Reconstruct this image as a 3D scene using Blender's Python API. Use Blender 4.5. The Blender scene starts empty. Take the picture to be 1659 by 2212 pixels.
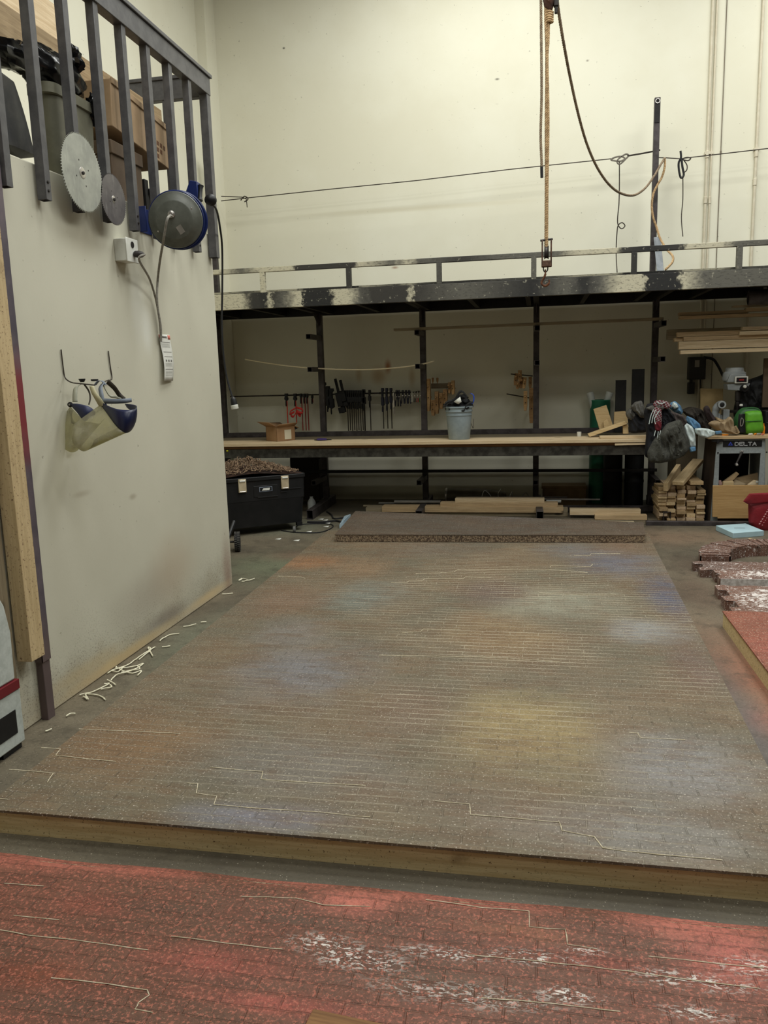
import bpy, bmesh, math, random
from mathutils import Vector, Matrix, noise as mnoise
random.seed(7)
sc = bpy.context.scene
COL = sc.collection
PI = math.pi

# ------------------------------------------------------------------ camera (calibrated from the room's own lines)
F, CX, CY, H = 1737.0, 829.5, 1106.0, 1.65
_Y = Vector((336, -311, F)).normalized()
_X = Vector((9030, 45, -F)); _X = (_X - _X.dot(_Y) * _Y).normalized()
_Z = _X.cross(_Y)
cam_d = bpy.data.cameras.new('camera'); cam = bpy.data.objects.new('camera', cam_d); COL.objects.link(cam)
cam.matrix_world = Matrix(((_X[0], -_X[1], -_X[2], 0), (_Y[0], -_Y[1], -_Y[2], 0), (_Z[0], -_Z[1], -_Z[2], H), (0, 0, 0, 1)))
cam_d.sensor_fit = 'HORIZONTAL'; cam_d.sensor_width = 36.0; cam_d.lens = F / 1659 * 36.0
cam_d.clip_start = 0.05
sc.camera = cam

sc.view_settings.view_transform = 'Standard'
sc.view_settings.look = 'None'
sc.view_settings.gamma = 1
sc.view_settings.use_curve_mapping = False
sc.view_settings.exposure = 0.0

w = bpy.data.worlds.new('world'); sc.world = w; w.use_nodes = True
w.node_tree.nodes['Background'].inputs[0].default_value = (0.9, 0.95, 1.0, 1)
w.node_tree.nodes['Background'].inputs[1].default_value = 0.03

def area(name, loc, sx, sy, power, col=(0.985, 1.0, 0.955)):
    d = bpy.data.lights.new(name, 'AREA'); d.shape = 'RECTANGLE'; d.size = sx; d.size_y = sy
    d.energy = power; d.color = col
    o = bpy.data.objects.new(name, d); COL.objects.link(o); o.location = loc
    return o
# rows of high bay fixtures under the ceiling
for ly, pw in ((-1.2, 40), (1.4, 95), (3.8, 100), (6.4, 130), (8.6, 85)):
    for lx in (-0.6, 3.4):
        area('high_bay_lamp', (lx, ly, 6.75), 2.4, 1.0, pw)

# ------------------------------------------------------------------ reading points of the photograph on planes of the room
def ray(px, py):
    d = Vector((px - CX, py - CY, F))
    return Vector((d.dot(_X), d.dot(_Y), d.dot(_Z)))
O = Vector((0, 0, H))
def oz(px, py, z=0.0): r = ray(px, py); return O + r * ((z - H) / r.z)
def ox(px, py, x): r = ray(px, py); return O + r * (x / r.x)
def oy(px, py, y): r = ray(px, py); return O + r * (y / r.y)

WX = -2.42     # face of the partition on the left
BY = 10.3      # back wall
PY = 9.75      # posts of the rack

# ------------------------------------------------------------------ materials
def L(c):
    return tuple([((v / 255) / 12.92 if v / 255 <= 0.04045 else ((v / 255 + 0.055) / 1.055) ** 2.4) for v in c]) + (1,)

class NT:
    def __init__(s, name):
        s.m = bpy.data.materials.new(name); s.m.use_nodes = True
        s.t = s.m.node_tree; s.b = s.t.nodes['Principled BSDF']
        s.b.inputs['Specular IOR Level'].default_value = 0.35
    def n(s, kind, **kw):
        nd = s.t.nodes.new(kind)
        for k, v in kw.items(): setattr(nd, k, v)
        return nd
    def put(s, sock, v):
        if isinstance(v, bpy.types.NodeSocket): s.t.links.new(v, sock)
        elif v is not None: sock.default_value = v
    def coords(s, kind='Object'):
        return s.n('ShaderNodeTexCoord').outputs[kind]
    def mapping(s, vec, loc=(0, 0, 0), rot=(0, 0, 0), scale=(1, 1, 1)):
        m = s.n('ShaderNodeMapping'); s.put(m.inputs[0], vec)
        m.inputs[1].default_value = loc; m.inputs[2].default_value = rot; m.inputs[3].default_value = scale
        return m.outputs[0]
    def noise(s, vec, scale=5, detail=4, rough=0.55, dist=0.0):
        m = s.n('ShaderNodeTexNoise'); s.put(m.inputs['Vector'], vec)
        m.inputs['Scale'].default_value = scale; m.inputs['Detail'].default_value = detail
        m.inputs['Roughness'].default_value = rough; m.inputs['Distortion'].default_value = dist
        return m.outputs[0]
    def ramp(s, fac, stops, interp='LINEAR'):
        r = s.n('ShaderNodeValToRGB'); s.put(r.inputs[0], fac); cr = r.color_ramp; cr.interpolation = interp
        while len(cr.elements) < len(stops): cr.elements.new(0.5)
        for e, (p, c) in zip(cr.elements, stops): e.position = p; e.color = c if len(c) == 4 else L(c)
        return r.outputs[0]
    def step(s, fac, a, b):
        m = s.n('ShaderNodeMapRange'); s.put(m.inputs[0], fac); m.inputs[1].default_value = a; m.inputs[2].default_value = b
        m.interpolation_type = 'SMOOTHSTEP'
        return m.outputs[0]
    def math(s, op, a, b=None, clamp=False):
        m = s.n('ShaderNodeMath', operation=op); m.use_clamp = clamp
        s.put(m.inputs[0], a); s.put(m.inputs[1], b); return m.outputs[0]
    def mix(s, fac, a, b):
        m = s.n('ShaderNodeMix', data_type='RGBA'); s.put(m.inputs[0], fac)
        s.put(m.inputs[6], a if not isinstance(a, tuple) else (a if len(a) == 4 else L(a)))
        s.put(m.inputs[7], b if not isinstance(b, tuple) else (b if len(b) == 4 else L(b)))
        return m.outputs[2]
    def bump(s, h, strength=0.3, dist=0.01):
        b = s.n('ShaderNodeBump'); s.put(b.inputs['Height'], h)
        b.inputs['Strength'].default_value = strength; b.inputs['Distance'].default_value = dist
        s.put(s.b.inputs['Normal'], b.outputs[0])
    def color(s, c): s.put(s.b.inputs['Base Color'], c if not isinstance(c, tuple) else (c if len(c) == 4 else L(c)))
    def rough(s, r): s.put(s.b.inputs['Roughness'], r)

MATS = {}
def mat(name, c1, c2=None, rough=0.6, metal=0.0, scale=6, bump=0.0, bscale=60, spec=None, lo=0.35, hi=0.65):
    if name in MATS: return MATS[name]
    s = NT(name); v = s.coords()
    if c2: s.color(s.mix(s.step(s.noise(v, scale, 6, 0.65), lo, hi), c1, c2))
    else: s.color(c1)
    s.rough(rough); s.b.inputs['Metallic'].default_value = metal
    if spec is not None: s.b.inputs['Specular IOR Level'].default_value = spec
    if bump: s.bump(s.noise(v, bscale, 4), bump, 0.004)
    MATS[name] = s.m
    return s.m

def wood(name, c1, c2, knots=True, rough=0.65, speck=None):
    if name in MATS: return MATS[name]
    s = NT(name); v = s.coords()
    g = s.noise(s.mapping(v, scale=(1.2, 22, 22)), 3.0, 6, 0.6, 0.6)
    col = s.mix(s.step(g, 0.3, 0.7), c1, c2)
    rings = s.noise(s.mapping(v, scale=(0.6, 9, 9)), 2.0, 2, 0.5, 2.0)
    w_ = s.math('ABSOLUTE', s.math('SINE', s.math('MULTIPLY', rings, 60.0)))
    dark = tuple(int(x * 0.72) for x in c1)
    col = s.mix(s.math('MULTIPLY', s.step(w_, 0.25, 0.0), 0.45), col, dark)
    if knots:
        vo = s.n('ShaderNodeTexVoronoi'); s.put(vo.inputs['Vector'], s.mapping(v, scale=(2.2, 6, 6))); vo.inputs['Scale'].default_value = 1.0
        col = s.mix(s.step(vo.outputs[0], 0.13, 0.07), col, tuple(int(x * 0.5) for x in c1))
    if speck:
        col = s.mix(s.step(s.noise(v, 90, 3, 0.7), 0.6, 0.68), col, speck)
        col = s.mix(s.math('MULTIPLY', s.step(s.noise(v, 5, 5, 0.7), 0.56, 0.76), 0.45), col, speck)
    s.color(col); s.rough(rough); s.bump(g, 0.25, 0.002)
    MATS[name] = s.m
    return s.m

# spots of sprayed paint: (x, y, radius x, radius y, colour, strength)
def spots(s, vec, base, lst, wob=0.25, sat=1.0):
    if sat < 1: lst = [(a, b, c, d, tuple(int(sum(e) / 3 + (q - sum(e) / 3) * sat) for q in e) if len(e) == 3 else e, k) for (a, b, c, d, e, k) in lst]
    nz = s.noise(vec, 1.6, 5, 0.6)
    for (x, y, rx, ry, c, k) in lst:
        mp = s.mapping(vec, loc=(-x / rx, -y / ry, 0), scale=(1 / rx, 1 / ry, 0))
        ln = s.n('ShaderNodeVectorMath', operation='LENGTH'); s.put(ln.inputs[0], mp)
        d = s.math('ADD', ln.outputs['Value'], s.math('MULTIPLY', s.math('SUBTRACT', nz, 0.5), wob * 6))
        base = s.mix(s.math('MULTIPLY', s.step(d, 1.25, 0.1), k), base, c)
    return base

def brick_mat(name, base1, base2, lst, mortar, mort_k=0.6, speck=(210, 200, 185), speck_k=0.5, extra=None, sp_th=0.66, sat=.62):
    s = NT(name); v = s.coords()
    nb = s.n('ShaderNodeTexNoise'); s.put(nb.inputs['Vector'], v); nb.inputs['Scale'].default_value = 9; nb.inputs['Detail'].default_value = 3
    wv = s.n('ShaderNodeVectorMath', operation='SUBTRACT'); s.put(wv.inputs[0], nb.outputs['Color']); wv.inputs[1].default_value = (0.5, 0.5, 0.5)
    sv = s.n('ShaderNodeVectorMath', operation='SCALE'); s.put(sv.inputs[0], wv.outputs[0]); sv.inputs['Scale'].default_value = 0.014
    av = s.n('ShaderNodeVectorMath', operation='ADD'); s.put(av.inputs[0], v); s.put(av.inputs[1], sv.outputs[0])
    br = s.n('ShaderNodeTexBrick'); s.put(br.inputs['Vector'], av.outputs[0])
    br.inputs['Scale'].default_value = 1; br.inputs['Brick Width'].default_value = 0.165; br.inputs['Row Height'].default_value = 0.053
    br.inputs['Mortar Size'].default_value = 0.0042; br.inputs['Mortar Smooth'].default_value = 0.5; br.inputs['Bias'].default_value = 0
    br.inputs['Color1'].default_value = (0, 0, 0, 1); br.inputs['Color2'].default_value = (1, 1, 1, 1); br.inputs['Mortar'].default_value = (0.5, 0.5, 0.5, 1)
    mort = br.outputs['Fac']
    base = s.mix(s.step(s.noise(v, 1.3, 5, 0.6), 0.35, 0.65), base1, base2)
    base = spots(s, v, base, lst, .25, sat)
    base = s.mix(s.math('MULTIPLY', s.step(s.noise(s.mapping(v, scale=(1, 2.2, 1)), 4.5, 6, 0.7), 0.42, 0.66), 0.5), base, tuple(int(x * y) for x, y in zip(base1, (.86, .74, .66))))
    # brick to brick variation
    br2 = s.math('MULTIPLY', br.outputs['Color'], 0.22)
    base = s.mix(br2, base, tuple(int(x * 0.6) for x in base1))
    fine = s.noise(v, 70, 5, 0.75)
    base = s.mix(s.math('MULTIPLY', s.step(fine, 0.5, 0.62), 0.35), base, tuple(int(x * 0.45) for x in base1))
    # mortar paler where the dust lies, dark cracks elsewhere
    patch = s.step(s.noise(v, 1.1, 3, 0.5), 0.38, 0.58)
    mid = spots(s, v, (0.3, 0.3, 0.3, 1), [(-.2, 5.0, 1.7, 2.9, (1., 1., 1., 1), 1.0)], 0.1)
    patch = s.math('MULTIPLY', s.math('ADD', s.math('MULTIPLY', patch, 0.6), 0.4), mid)
    pv = s.step(s.noise(v, 14, 3, 0.6), 0.35, 0.6)
    spv = s.n('ShaderNodeSeparateXYZ'); s.put(spv.inputs[0], av.outputs[0])
    fr_ = s.math('FRACT', s.math('DIVIDE', s.math('ADD', spv.outputs[1], 6.784), 0.053))
    dd_ = s.math('MINIMUM', fr_, s.math('SUBTRACT', 1.0, fr_))
    bed = s.step(dd_, 0.125, 0.035)
    run = s.step(s.noise(s.mapping(v, scale=(1.0, 9, 1)), 3.0, 4, 0.65), 0.30, 0.54)
    grit = s.step(s.noise(v, 75, 3, 0.7), 0.28, 0.50)
    vert = s.math('MULTIPLY', s.math('SUBTRACT', mort, bed, True), 0.55)
    pale = s.math('MAXIMUM', s.math('MULTIPLY', s.math('MULTIPLY', bed, run), grit), s.math('MULTIPLY', vert, pv))
    base = s.mix(s.math('MULTIPLY', pale, s.math('MULTIPLY', patch, mort_k)), base, mortar)
    base = s.mix(s.math('MULTIPLY', s.math('MULTIPLY', mort, s.math('SUBTRACT', 1.0, patch)), 0.35), base, tuple(int(x * 0.4) for x in base1))
    sp = s.step(s.noise(v, 120, 2, 0.5), sp_th, sp_th + 0.06)
    base = s.mix(s.math('MULTIPLY', sp, speck_k), base, speck)
    if extra: base = extra(s, v, base, mort)
    s.color(base); s.rough(s.math('ADD', s.math('MULTIPLY', fine, 0.35), 0.35))
    h = s.math('SUBTRACT', s.math('MULTIPLY', fine, 0.6), s.math('MULTIPLY', mort, 0.8))
    s.bump(h, 0.6, 0.006)
    MATS[name] = s.m
    return s.m

# ------------------------------------------------------------------ mesh helpers
class MB:
    def __init__(s): s.v = []; s.f = []
    def add(s, vs, fs, M=None):
        k = len(s.v)
        for p in vs:
            p = Vector(p)
            s.v.append(M @ p if M is not None else p)
        for f in fs: s.f.append([i + k for i in f])
        return s
    def box(s, a, b, M=None):
        x0, x1 = sorted((a[0], b[0])); y0, y1 = sorted((a[1], b[1])); z0, z1 = sorted((a[2], b[2]))
        return s.add([(x0, y0, z0), (x1, y0, z0), (x1, y1, z0), (x0, y1, z0), (x0, y0, z1), (x1, y0, z1), (x1, y1, z1), (x0, y1, z1)],
                     [(0, 3, 2, 1), (4, 5, 6, 7), (0, 1, 5, 4), (1, 2, 6, 5), (2, 3, 7, 6), (3, 0, 4, 7)], M)
    def tube(s, pts, r, n=8, closed=False, M=None, cap=True):
        pts = [Vector(p) for p in pts]; m = len(pts)
        rs = r if isinstance(r, (list, tuple)) else [r] * m
        tang = []
        for i in range(m):
            a = pts[(i - 1) % m] if (closed or i > 0) else pts[i]
            b = pts[(i + 1) % m] if (closed or i < m - 1) else pts[i]
            t = b - a
            tang.append(t.normalized() if t.length > 1e-9 else Vector((0, 0, 1)))
        up = Vector((0, 0, 1)) if abs(tang[0].z) < 0.9 else Vector((1, 0, 0))
        nrm = (up - up.dot(tang[0]) * tang[0]).normalized()
        vs = []
        for i in range(m):
            nrm = nrm - nrm.dot(tang[i]) * tang[i]
            nrm = nrm.normalized() if nrm.length > 1e-6 else tang[i].orthogonal().normalized()
            bn = tang[i].cross(nrm)
            for j in range(n):
                a = 2 * PI * j / n
                vs.append(pts[i] + (nrm * math.cos(a) + bn * math.sin(a)) * rs[i])
        fs = []
        for i in range(m if closed else m - 1):
            for j in range(n):
                a = i * n + j; b = i * n + (j + 1) % n; c = ((i + 1) % m) * n
                fs.append((a, b, c + (j + 1) % n, c + j))
        if not closed and cap:
            fs.append(tuple(range(n - 1, -1, -1))); fs.append(tuple((m - 1) * n + j for j in range(n)))
        return s.add(vs, fs, M)
    def lathe(s, prof, n=24, M=None):
        vs = []; fs = []
        for (r, z) in prof:
            for j in range(n):
                a = 2 * PI * j / n; vs.append((max(r, 1e-5) * math.cos(a), max(r, 1e-5) * math.sin(a), z))
        for i in range(len(prof) - 1):
            for j in range(n):
                a = i * n + j; b = i * n + (j + 1) % n
                fs.append((a, b, b + n, a + n))
        return s.add(vs, fs, M)
    def prism(s, poly, y0, y1, M=None):
        """outline in local x-z, extruded along y"""
        n = len(poly)
        vs = [(p[0], y0, p[1]) for p in poly] + [(p[0], y1, p[1]) for p in poly]
        fs = [tuple(range(n)), tuple(range(2 * n - 1, n - 1, -1))]
        for i in range(n): j = (i + 1) % n; fs.append((j, i, n + i, n + j))
        return s.add(vs, fs, M)
    def sqtube(s, p0, p1, w, t=0.004, h=None):
        """hollow rectangular steel tube, open at both ends"""
        p0 = Vector(p0); p1 = Vector(p1); h = h or w; d = (p1 - p0).normalized()
        up = Vector((0, 0, 1)) if abs(d.z) < 0.9 else Vector((0, 1, 0))
        a = d.cross(up).normalized(); b = a.cross(d)
        vs = []
        for p in (p0, p1):
            for k in (0, t):
                for (sa, sb) in ((-1, -1), (1, -1), (1, 1), (-1, 1)):
                    vs.append(p + a * sa * (w / 2 - k) + b * sb * (h / 2 - k))
        fs = []
        for i in range(4):
            j = (i + 1) % 4
            fs += [(i, j, 8 + j, 8 + i), (4 + j, 4 + i, 12 + i, 12 + j), (j, i, 4 + i, 4 + j), (8 + i, 8 + j, 12 + j, 12 + i)]
        return s.add(vs, fs)
    def grid(s, fn, nu, nv, M=None, closeu=False):
        vs = [fn(i / (nu if closeu else nu - 1), j / (nv - 1)) for i in range(nu) for j in range(nv)]; fs = []
        for i in range(nu if closeu else nu - 1):
            for j in range(nv - 1):
                a = i * nv + j; b = ((i + 1) % nu) * nv + j
                fs.append((a, b, b + 1, a + 1))
        return s.add(vs, fs, M)

def wmat(o):
    m = o.matrix_basis.copy()
    while o.parent is not None:
        o = o.parent; m = o.matrix_basis @ m
    return m
def tag(o, label=None, cat=None, group=None, kind=None):
    if label: o['label'] = label
    if cat: o['category'] = cat
    if group: o['group'] = group
    if kind: o['kind'] = kind
    return o
def thing(name, loc, label, cat, group=None, M=None):
    o = bpy.data.objects.new(name, None); COL.objects.link(o); o.empty_display_size = 0.05
    o.matrix_basis = M if M is not None else Matrix.Translation(Vector(loc))
    return tag(o, label, cat, group)
def part(name, mb, m, parent=None, M=None, bevel=0.0, sharp=35, solid=0.0, sub=0, label=None):
    """mesh object; vertices in world space, or in the frame M when given"""
    me = bpy.data.meshes.new(name)
    if M is None:
        if parent is not None: M = wmat(parent)
        else:
            lo = Vector([min(p[i] for p in mb.v) for i in range(3)]); hi = Vector([max(p[i] for p in mb.v) for i in range(3)])
            c = (lo + hi) / 2; M = Matrix.Translation((c.x, c.y, lo.z))
        inv = M.inverted(); vs = [inv @ p for p in mb.v]
    else: vs = mb.v
    me.from_pydata([tuple(p) for p in vs], [], mb.f); me.update()
    bm = bmesh.new(); bm.from_mesh(me); bmesh.ops.recalc_face_normals(bm, faces=bm.faces); bm.to_mesh(me); bm.free()
    me.polygons.foreach_set('use_smooth', [True] * len(me.polygons))
    me.set_sharp_from_angle(angle=math.radians(sharp))
    o = bpy.data.objects.new(name, me); COL.objects.link(o)
    for mm in (m if isinstance(m, list) else [m]): me.materials.append(mm)
    if parent is not None:
        o.parent = parent; o.matrix_basis = wmat(parent).inverted() @ M
    else: o.matrix_basis = M
    if solid:
        md = o.modifiers.new('thickness', 'SOLIDIFY'); md.thickness = solid; md.offset = 0
    if sub:
        md = o.modifiers.new('smooth', 'SUBSURF'); md.levels = sub; md.render_levels = sub
    if bevel:
        md = o.modifiers.new('bevel', 'BEVEL'); md.width = bevel; md.segments = 2; md.limit_method = 'ANGLE'
    if label: o['label'] = label
    return o
def dup(o, parent=None, M=None):
    c = o.copy(); COL.objects.link(c)
    if parent is not None: c.parent = parent
    if M is not None: c.matrix_basis = M
    for ch in list(o.children): dup(ch, c)
    return c
def struct(name, mb, m, **k): return tag(part(name, mb, m, **k), kind='structure')

def frame(p0, p1, up=(0, 0, 1)):
    """matrix whose local x runs from p0 to p1, origin in the middle"""
    p0 = Vector(p0); p1 = Vector(p1); x = (p1 - p0).normalized(); up = Vector(up)
    if abs(x.dot(up)) > 0.98: up = Vector((0, 1, 0))
    y = up.cross(x).normalized(); z = x.cross(y)
    M = Matrix((x, y, z)).transposed().to_4x4(); M.translation = (p0 + p1) / 2
    return M
def board(name, p0, p1, w, t, m, label, cat='board', group=None, up=(0, 0, 1), parent=None, bevel=0.002, taper=None):
    M = frame(p0, p1, up); l = (Vector(p1) - Vector(p0)).length / 2
    mb = MB()
    if taper:
        mb.add([(-l, -w / 2, -t / 2), (l - taper, -w / 2, -t / 2), (l - taper, w / 2, -t / 2), (-l, w / 2, -t / 2),
                (-l, -w / 2, t / 2), (l, -w / 2, t / 2), (l, w / 2, t / 2), (-l, w / 2, t / 2)],
               [(0, 3, 2, 1), (4, 5, 6, 7), (0, 1, 5, 4), (1, 2, 6, 5), (2, 3, 7, 6), (3, 0, 4, 7)])
    else: mb.box((-l, -w / 2, -t / 2), (l, w / 2, t / 2))
    o = part(name, mb, m, parent=parent, M=M, bevel=bevel)
    if parent is None: tag(o, label, cat, group)
    return o
def smoothpath(pts, k=6, closed=False):
    """Catmull-Rom"""
    pts = [Vector(p) for p in pts]; out = []; n = len(pts)
    for i in range(n if closed else n - 1):
        if closed: a, b, c, d = pts[(i - 1) % n], pts[i], pts[(i + 1) % n], pts[(i + 2) % n]
        else: a = pts[max(i - 1, 0)]; b = pts[i]; c = pts[i + 1]; d = pts[min(i + 2, n - 1)]
        for j in range(k):
            t = j / k
            out.append(0.5 * ((2 * b) + (c - a) * t + (2 * a - 5 * b + 4 * c - d) * t * t + (3 * b - a - 3 * c + d) * t ** 3))
    if not closed: out.append(pts[-1])
    return out
def resample(pts, step):
    out = [pts[0].copy()]; acc = 0.0
    for a, b in zip(pts, pts[1:]):
        l = (b - a).length; d = step - acc
        while d <= l: out.append(a.lerp(b, d / l)); d += step
        acc = (acc + l) % step
    out.append(pts[-1].copy()); return out
def rope_mb(pts, r, pitch=0.05, strands=3, k=10):
    P = resample(smoothpath(pts, 12), pitch / 8); mb = MB()
    for sI in range(strands):
        q = []
        for i, p in enumerate(P):
            t = (P[min(i + 1, len(P) - 1)] - P[max(i - 1, 0)]).normalized()
            a = t.orthogonal().normalized() if abs(t.y) > 0.95 else (Vector((0, 1, 0)) - t.y * t).normalized()
            b = t.cross(a); ang = 2 * PI * (i / 8.0) + sI * 2 * PI / strands
            q.append(p + (a * math.cos(ang) + b * math.sin(ang)) * r * 0.5)
        mb.tube(q, r * 0.56, 6)
    return mb
def pillow(mb, poly, y, depth, folds=0.3, seed=0.0, rings=16, per=6, back=0.35, freq=14):
    """a puffy cloth body: outline of world points near the plane y, rounded front and back"""
    P = smoothpath(poly, per, True); n = len(P); c = sum(P, Vector()) / n
    vs = []; fs = []
    for side in (-1, 1):
        for k in range(rings + 1):
            q = 1 - k / rings; rr = q
            for i, p in enumerate(P):
                w_ = c + (p - c) * rr
                d = math.sqrt(max(0.0, 1 - q ** 6))
                nz = 0.6 * mnoise.noise(Vector((w_.x * freq, seed, w_.z * freq * 0.45))) + 0.7 * (0.35 - abs(mnoise.noise(Vector((w_.x * freq * 1.8 + w_.z * freq * .5, seed + 5, w_.z * freq * .6)))))
                off = depth * d * (1 + folds * 2.2 * nz) if side < 0 else depth * back * d
                vs.append((w_.x, w_.y + side * off, w_.z))
    for sidx in (0, 1):
        b0 = sidx * (rings + 1) * n
        for k in range(rings):
            for i in range(n):
                j = (i + 1) % n
                fs.append((b0 + k * n + i, b0 + k * n + j, b0 + (k + 1) * n + j, b0 + (k + 1) * n + i))
    for i in range(n):
        j = (i + 1) % n; fs.append((i, j, (rings + 1) * n + j, (rings + 1) * n + i))
    return mb.add(vs, fs)
def dens(P, e=.14):
    out = []; n = len(P)
    for i in range(n):
        a = Vector(P[i]); b = Vector(P[(i + 1) % n]); out += [a.lerp(b, e), a.lerp(b, .5), a.lerp(b, 1 - e)]
    return out
def pbox(x0, y0, x1, y1, Y, d):
    """box whose front face fills the given rectangle of the plane Y"""
    mx, my = (x0 + x1) / 2, (y0 + y1) / 2
    a = oy(x0, my, Y).x; b = oy(x1, my, Y).x; t = oy(mx, y0, Y).z; u = oy(mx, y1, Y).z
    return (a, Y, u), (b, Y + d, t)
def RX(a): return Matrix.Rotation(a, 4, 'X')
def RY(a): return Matrix.Rotation(a, 4, 'Y')
def RZ(a): return Matrix.Rotation(a, 4, 'Z')
def T(x, y=None, z=None): return Matrix.Translation(Vector(x) if y is None else Vector((x, y, z)))
def axisM(p, d):
    """local z along d at p"""
    return T(p) @ Vector((0, 0, 1)).rotation_difference(Vector(d).normalized()).to_matrix().to_4x4()
FONT = {'A': [[(0, 0), (.5, 1), (1, 0)], [(.2, .38), (.8, .38)]], 'D': [[(0, 0), (0, 1), (.65, 1), (1, .7), (1, .3), (.65, 0), (0, 0)]],
        'E': [[(1, 0), (0, 0), (0, 1), (1, 1)], [(0, .5), (.8, .5)]], 'L': [[(0, 1), (0, 0), (1, 0)]], 'T': [[(0, 1), (1, 1)], [(.5, 1), (.5, 0)]]}

# ------------------------------------------------------------------ common materials
def cream_wall(name, c1, c2, low=None, extra=None):
    s = NT(name); v = s.coords()
    col = s.mix(s.step(s.noise(v, 0.7, 5, 0.6), 0.35, 0.65), c1, c2)
    col = s.mix(s.math('MULTIPLY', s.step(s.noise(v, 26, 3, 0.6), 0.70, 0.74), 0.45), col, (96, 88, 70))
    if low:                                    # overspray dust settled along the foot of the wall
        sep = s.n('ShaderNodeSeparateXYZ'); s.put(sep.inputs[0], v)
        nz = s.noise(v, 2.2, 5, 0.6)
        zz = s.math('ADD', sep.outputs[2], s.math('MULTIPLY', s.math('SUBTRACT', nz, 0.5), 0.9))
        col = s.mix(s.math('MULTIPLY', s.step(zz, 0.34, 0.0), 0.5), col, low)
        sp = s.math('MULTIPLY', s.step(s.noise(v, 95, 3, 0.7), 0.55, 0.62), s.step(zz, 0.55, 0.05))
        col = s.mix(s.math('MULTIPLY', sp, 0.55), col, (70, 55, 50))
    if extra: col = extra(s, v, col)
    s.color(col); s.rough(0.7); s.bump(s.noise(v, 60, 4), 0.08, 0.004)
    return s.m

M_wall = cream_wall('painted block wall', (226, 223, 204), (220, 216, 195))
def part_marks(s, v, col):
    # plaster patch below the outlet, a soft darker patch below the blades and a dark smear at the floor
    ys = (0, 1, 2)
    sw = s.n('ShaderNodeSeparateXYZ'); s.put(sw.inputs[0], v)
    cb = s.n('ShaderNodeCombineXYZ'); s.put(cb.inputs[0], sw.outputs[1]); s.put(cb.inputs[1], sw.outputs[2])
    return spots(s, cb.outputs[0], col, [
        (4.70, 2.10, .10, .30, (206, 205, 192), .8), (4.80, 1.95, .08, .16, (212, 212, 202), .7),
        (4.15, 2.42, .25, .12, (150, 138, 112), .35), (4.75, .09, .40, .08, (92, 76, 72), .5),
        (4.55, .30, .5, .2, (120, 96, 84), .3), (4.95, .38, .4, .28, (172, 150, 124), .4),
        (5.85, .10, .12, .35, (128, 84, 70), .5), (5.45, .04, .5, .05, (205, 182, 140), .8),
        (4.2, .03, .9, .05, (196, 172, 128), .8), (3.75, .10, .5, .06, (190, 170, 130), .5),
        (4.45, .95, .05, .02, (140, 128, 108), .5), (3.9, 1.05, .1, .02, (150, 138, 118), .4)], 0.1)
def back_marks(s, v, col):
    sw = s.n('ShaderNodeSeparateXYZ'); s.put(sw.inputs[0], v)
    cb = s.n('ShaderNodeCombineXYZ'); s.put(cb.inputs[0], sw.outputs[0]); s.put(cb.inputs[1], sw.outputs[2])
    ls = []
    for (a_, b_, rx, ry, c_, k_) in ((838, 792, .05, .10, (170, 96, 30), .8), (818, 812, .12, .14, (176, 132, 60), .5), (775, 810, .05, .12, (176, 138, 70), .4), (890, 815, .05, .15, (180, 140, 76), .4),
        (613, 104, .02, .015, (60, 56, 48), .9), (1074, 171, .03, .015, (90, 84, 72), .8), (1269, 131, .02, .015, (110, 100, 88), .7), (853, 578, .05, .02, (150, 110, 80), .7), (1300, 890, .06, .02, (130, 120, 90), .5),
        (880, 1070, 1.6, .06, (120, 108, 84), .6), (1090, 915, .5, .3, (206, 200, 178), .4), (900, 450, 1.6, .04, (206, 198, 170), .5)):
        q_ = oy(a_, b_, BY); ls.append((q_.x, q_.z, rx, ry, c_, k_))
    return spots(s, cb.outputs[0], col, ls, 0.06)
M_wallb = cream_wall('painted back wall', (226, 223, 204), (220, 216, 195), extra=back_marks)
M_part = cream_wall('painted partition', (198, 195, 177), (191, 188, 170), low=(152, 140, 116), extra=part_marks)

def floor_extra():
    s = NT('concrete floor'); v = s.coords()
    col = s.mix(s.step(s.noise(v, 1.2, 6, 0.62), 0.36, 0.64), (110, 101, 84), (84, 77, 64))
    col = spots(s, v, col, [
        (1.25, 4.3, .30, .8, (158, 92, 68), .7), (1.05, 5.0, .25, .7, (120, 94, 76), .6), (1.15, 6.0, .25, .7, (86, 64, 52), .55),
        (1.3, 6.9, .3, .4, (66, 48, 40), .6), (1.2, 8.0, .8, .5, (124, 100, 80), .6), (-2.3, 6.6, .5, .7, (96, 104, 82), .7),
        (-2.25, 7.0, .3, .3, (112, 84, 70), .5), (-2.15, 4.6, .25, .8, (104, 108, 90), .6), (.95, 3.6, .15, .9, (96, 90, 92), .6),
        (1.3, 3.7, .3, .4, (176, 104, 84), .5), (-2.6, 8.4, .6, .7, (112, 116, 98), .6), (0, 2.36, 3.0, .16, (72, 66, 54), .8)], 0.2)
    col = s.mix(s.math('MULTIPLY', s.step(s.noise(v, 60, 5, 0.75), 0.5, 0.62), 0.4), col, (60, 56, 46))
    col = s.mix(s.math('MULTIPLY', s.step(s.noise(v, 130, 2, 0.5), 0.66, 0.72), 0.5), col, (196, 186, 166))
    col = s.mix(s.math('MULTIPLY', s.step(s.noise(v, 6, 7, 0.75), 0.48, 0.66), 0.5), col, (62, 56, 46))
    s.color(col); s.rough(0.55); s.bump(s.noise(v, 50, 5, 0.7), 0.25, 0.005)
    return s.m
M_floor = floor_extra()
M_dark = mat('dark plain surface', (78, 74, 66), (70, 66, 60), 0.8)
M_steel = mat('dark mill steel', (74, 68, 68), (52, 47, 46), 0.5, 0.35, 9, 0.15, 40)
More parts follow.
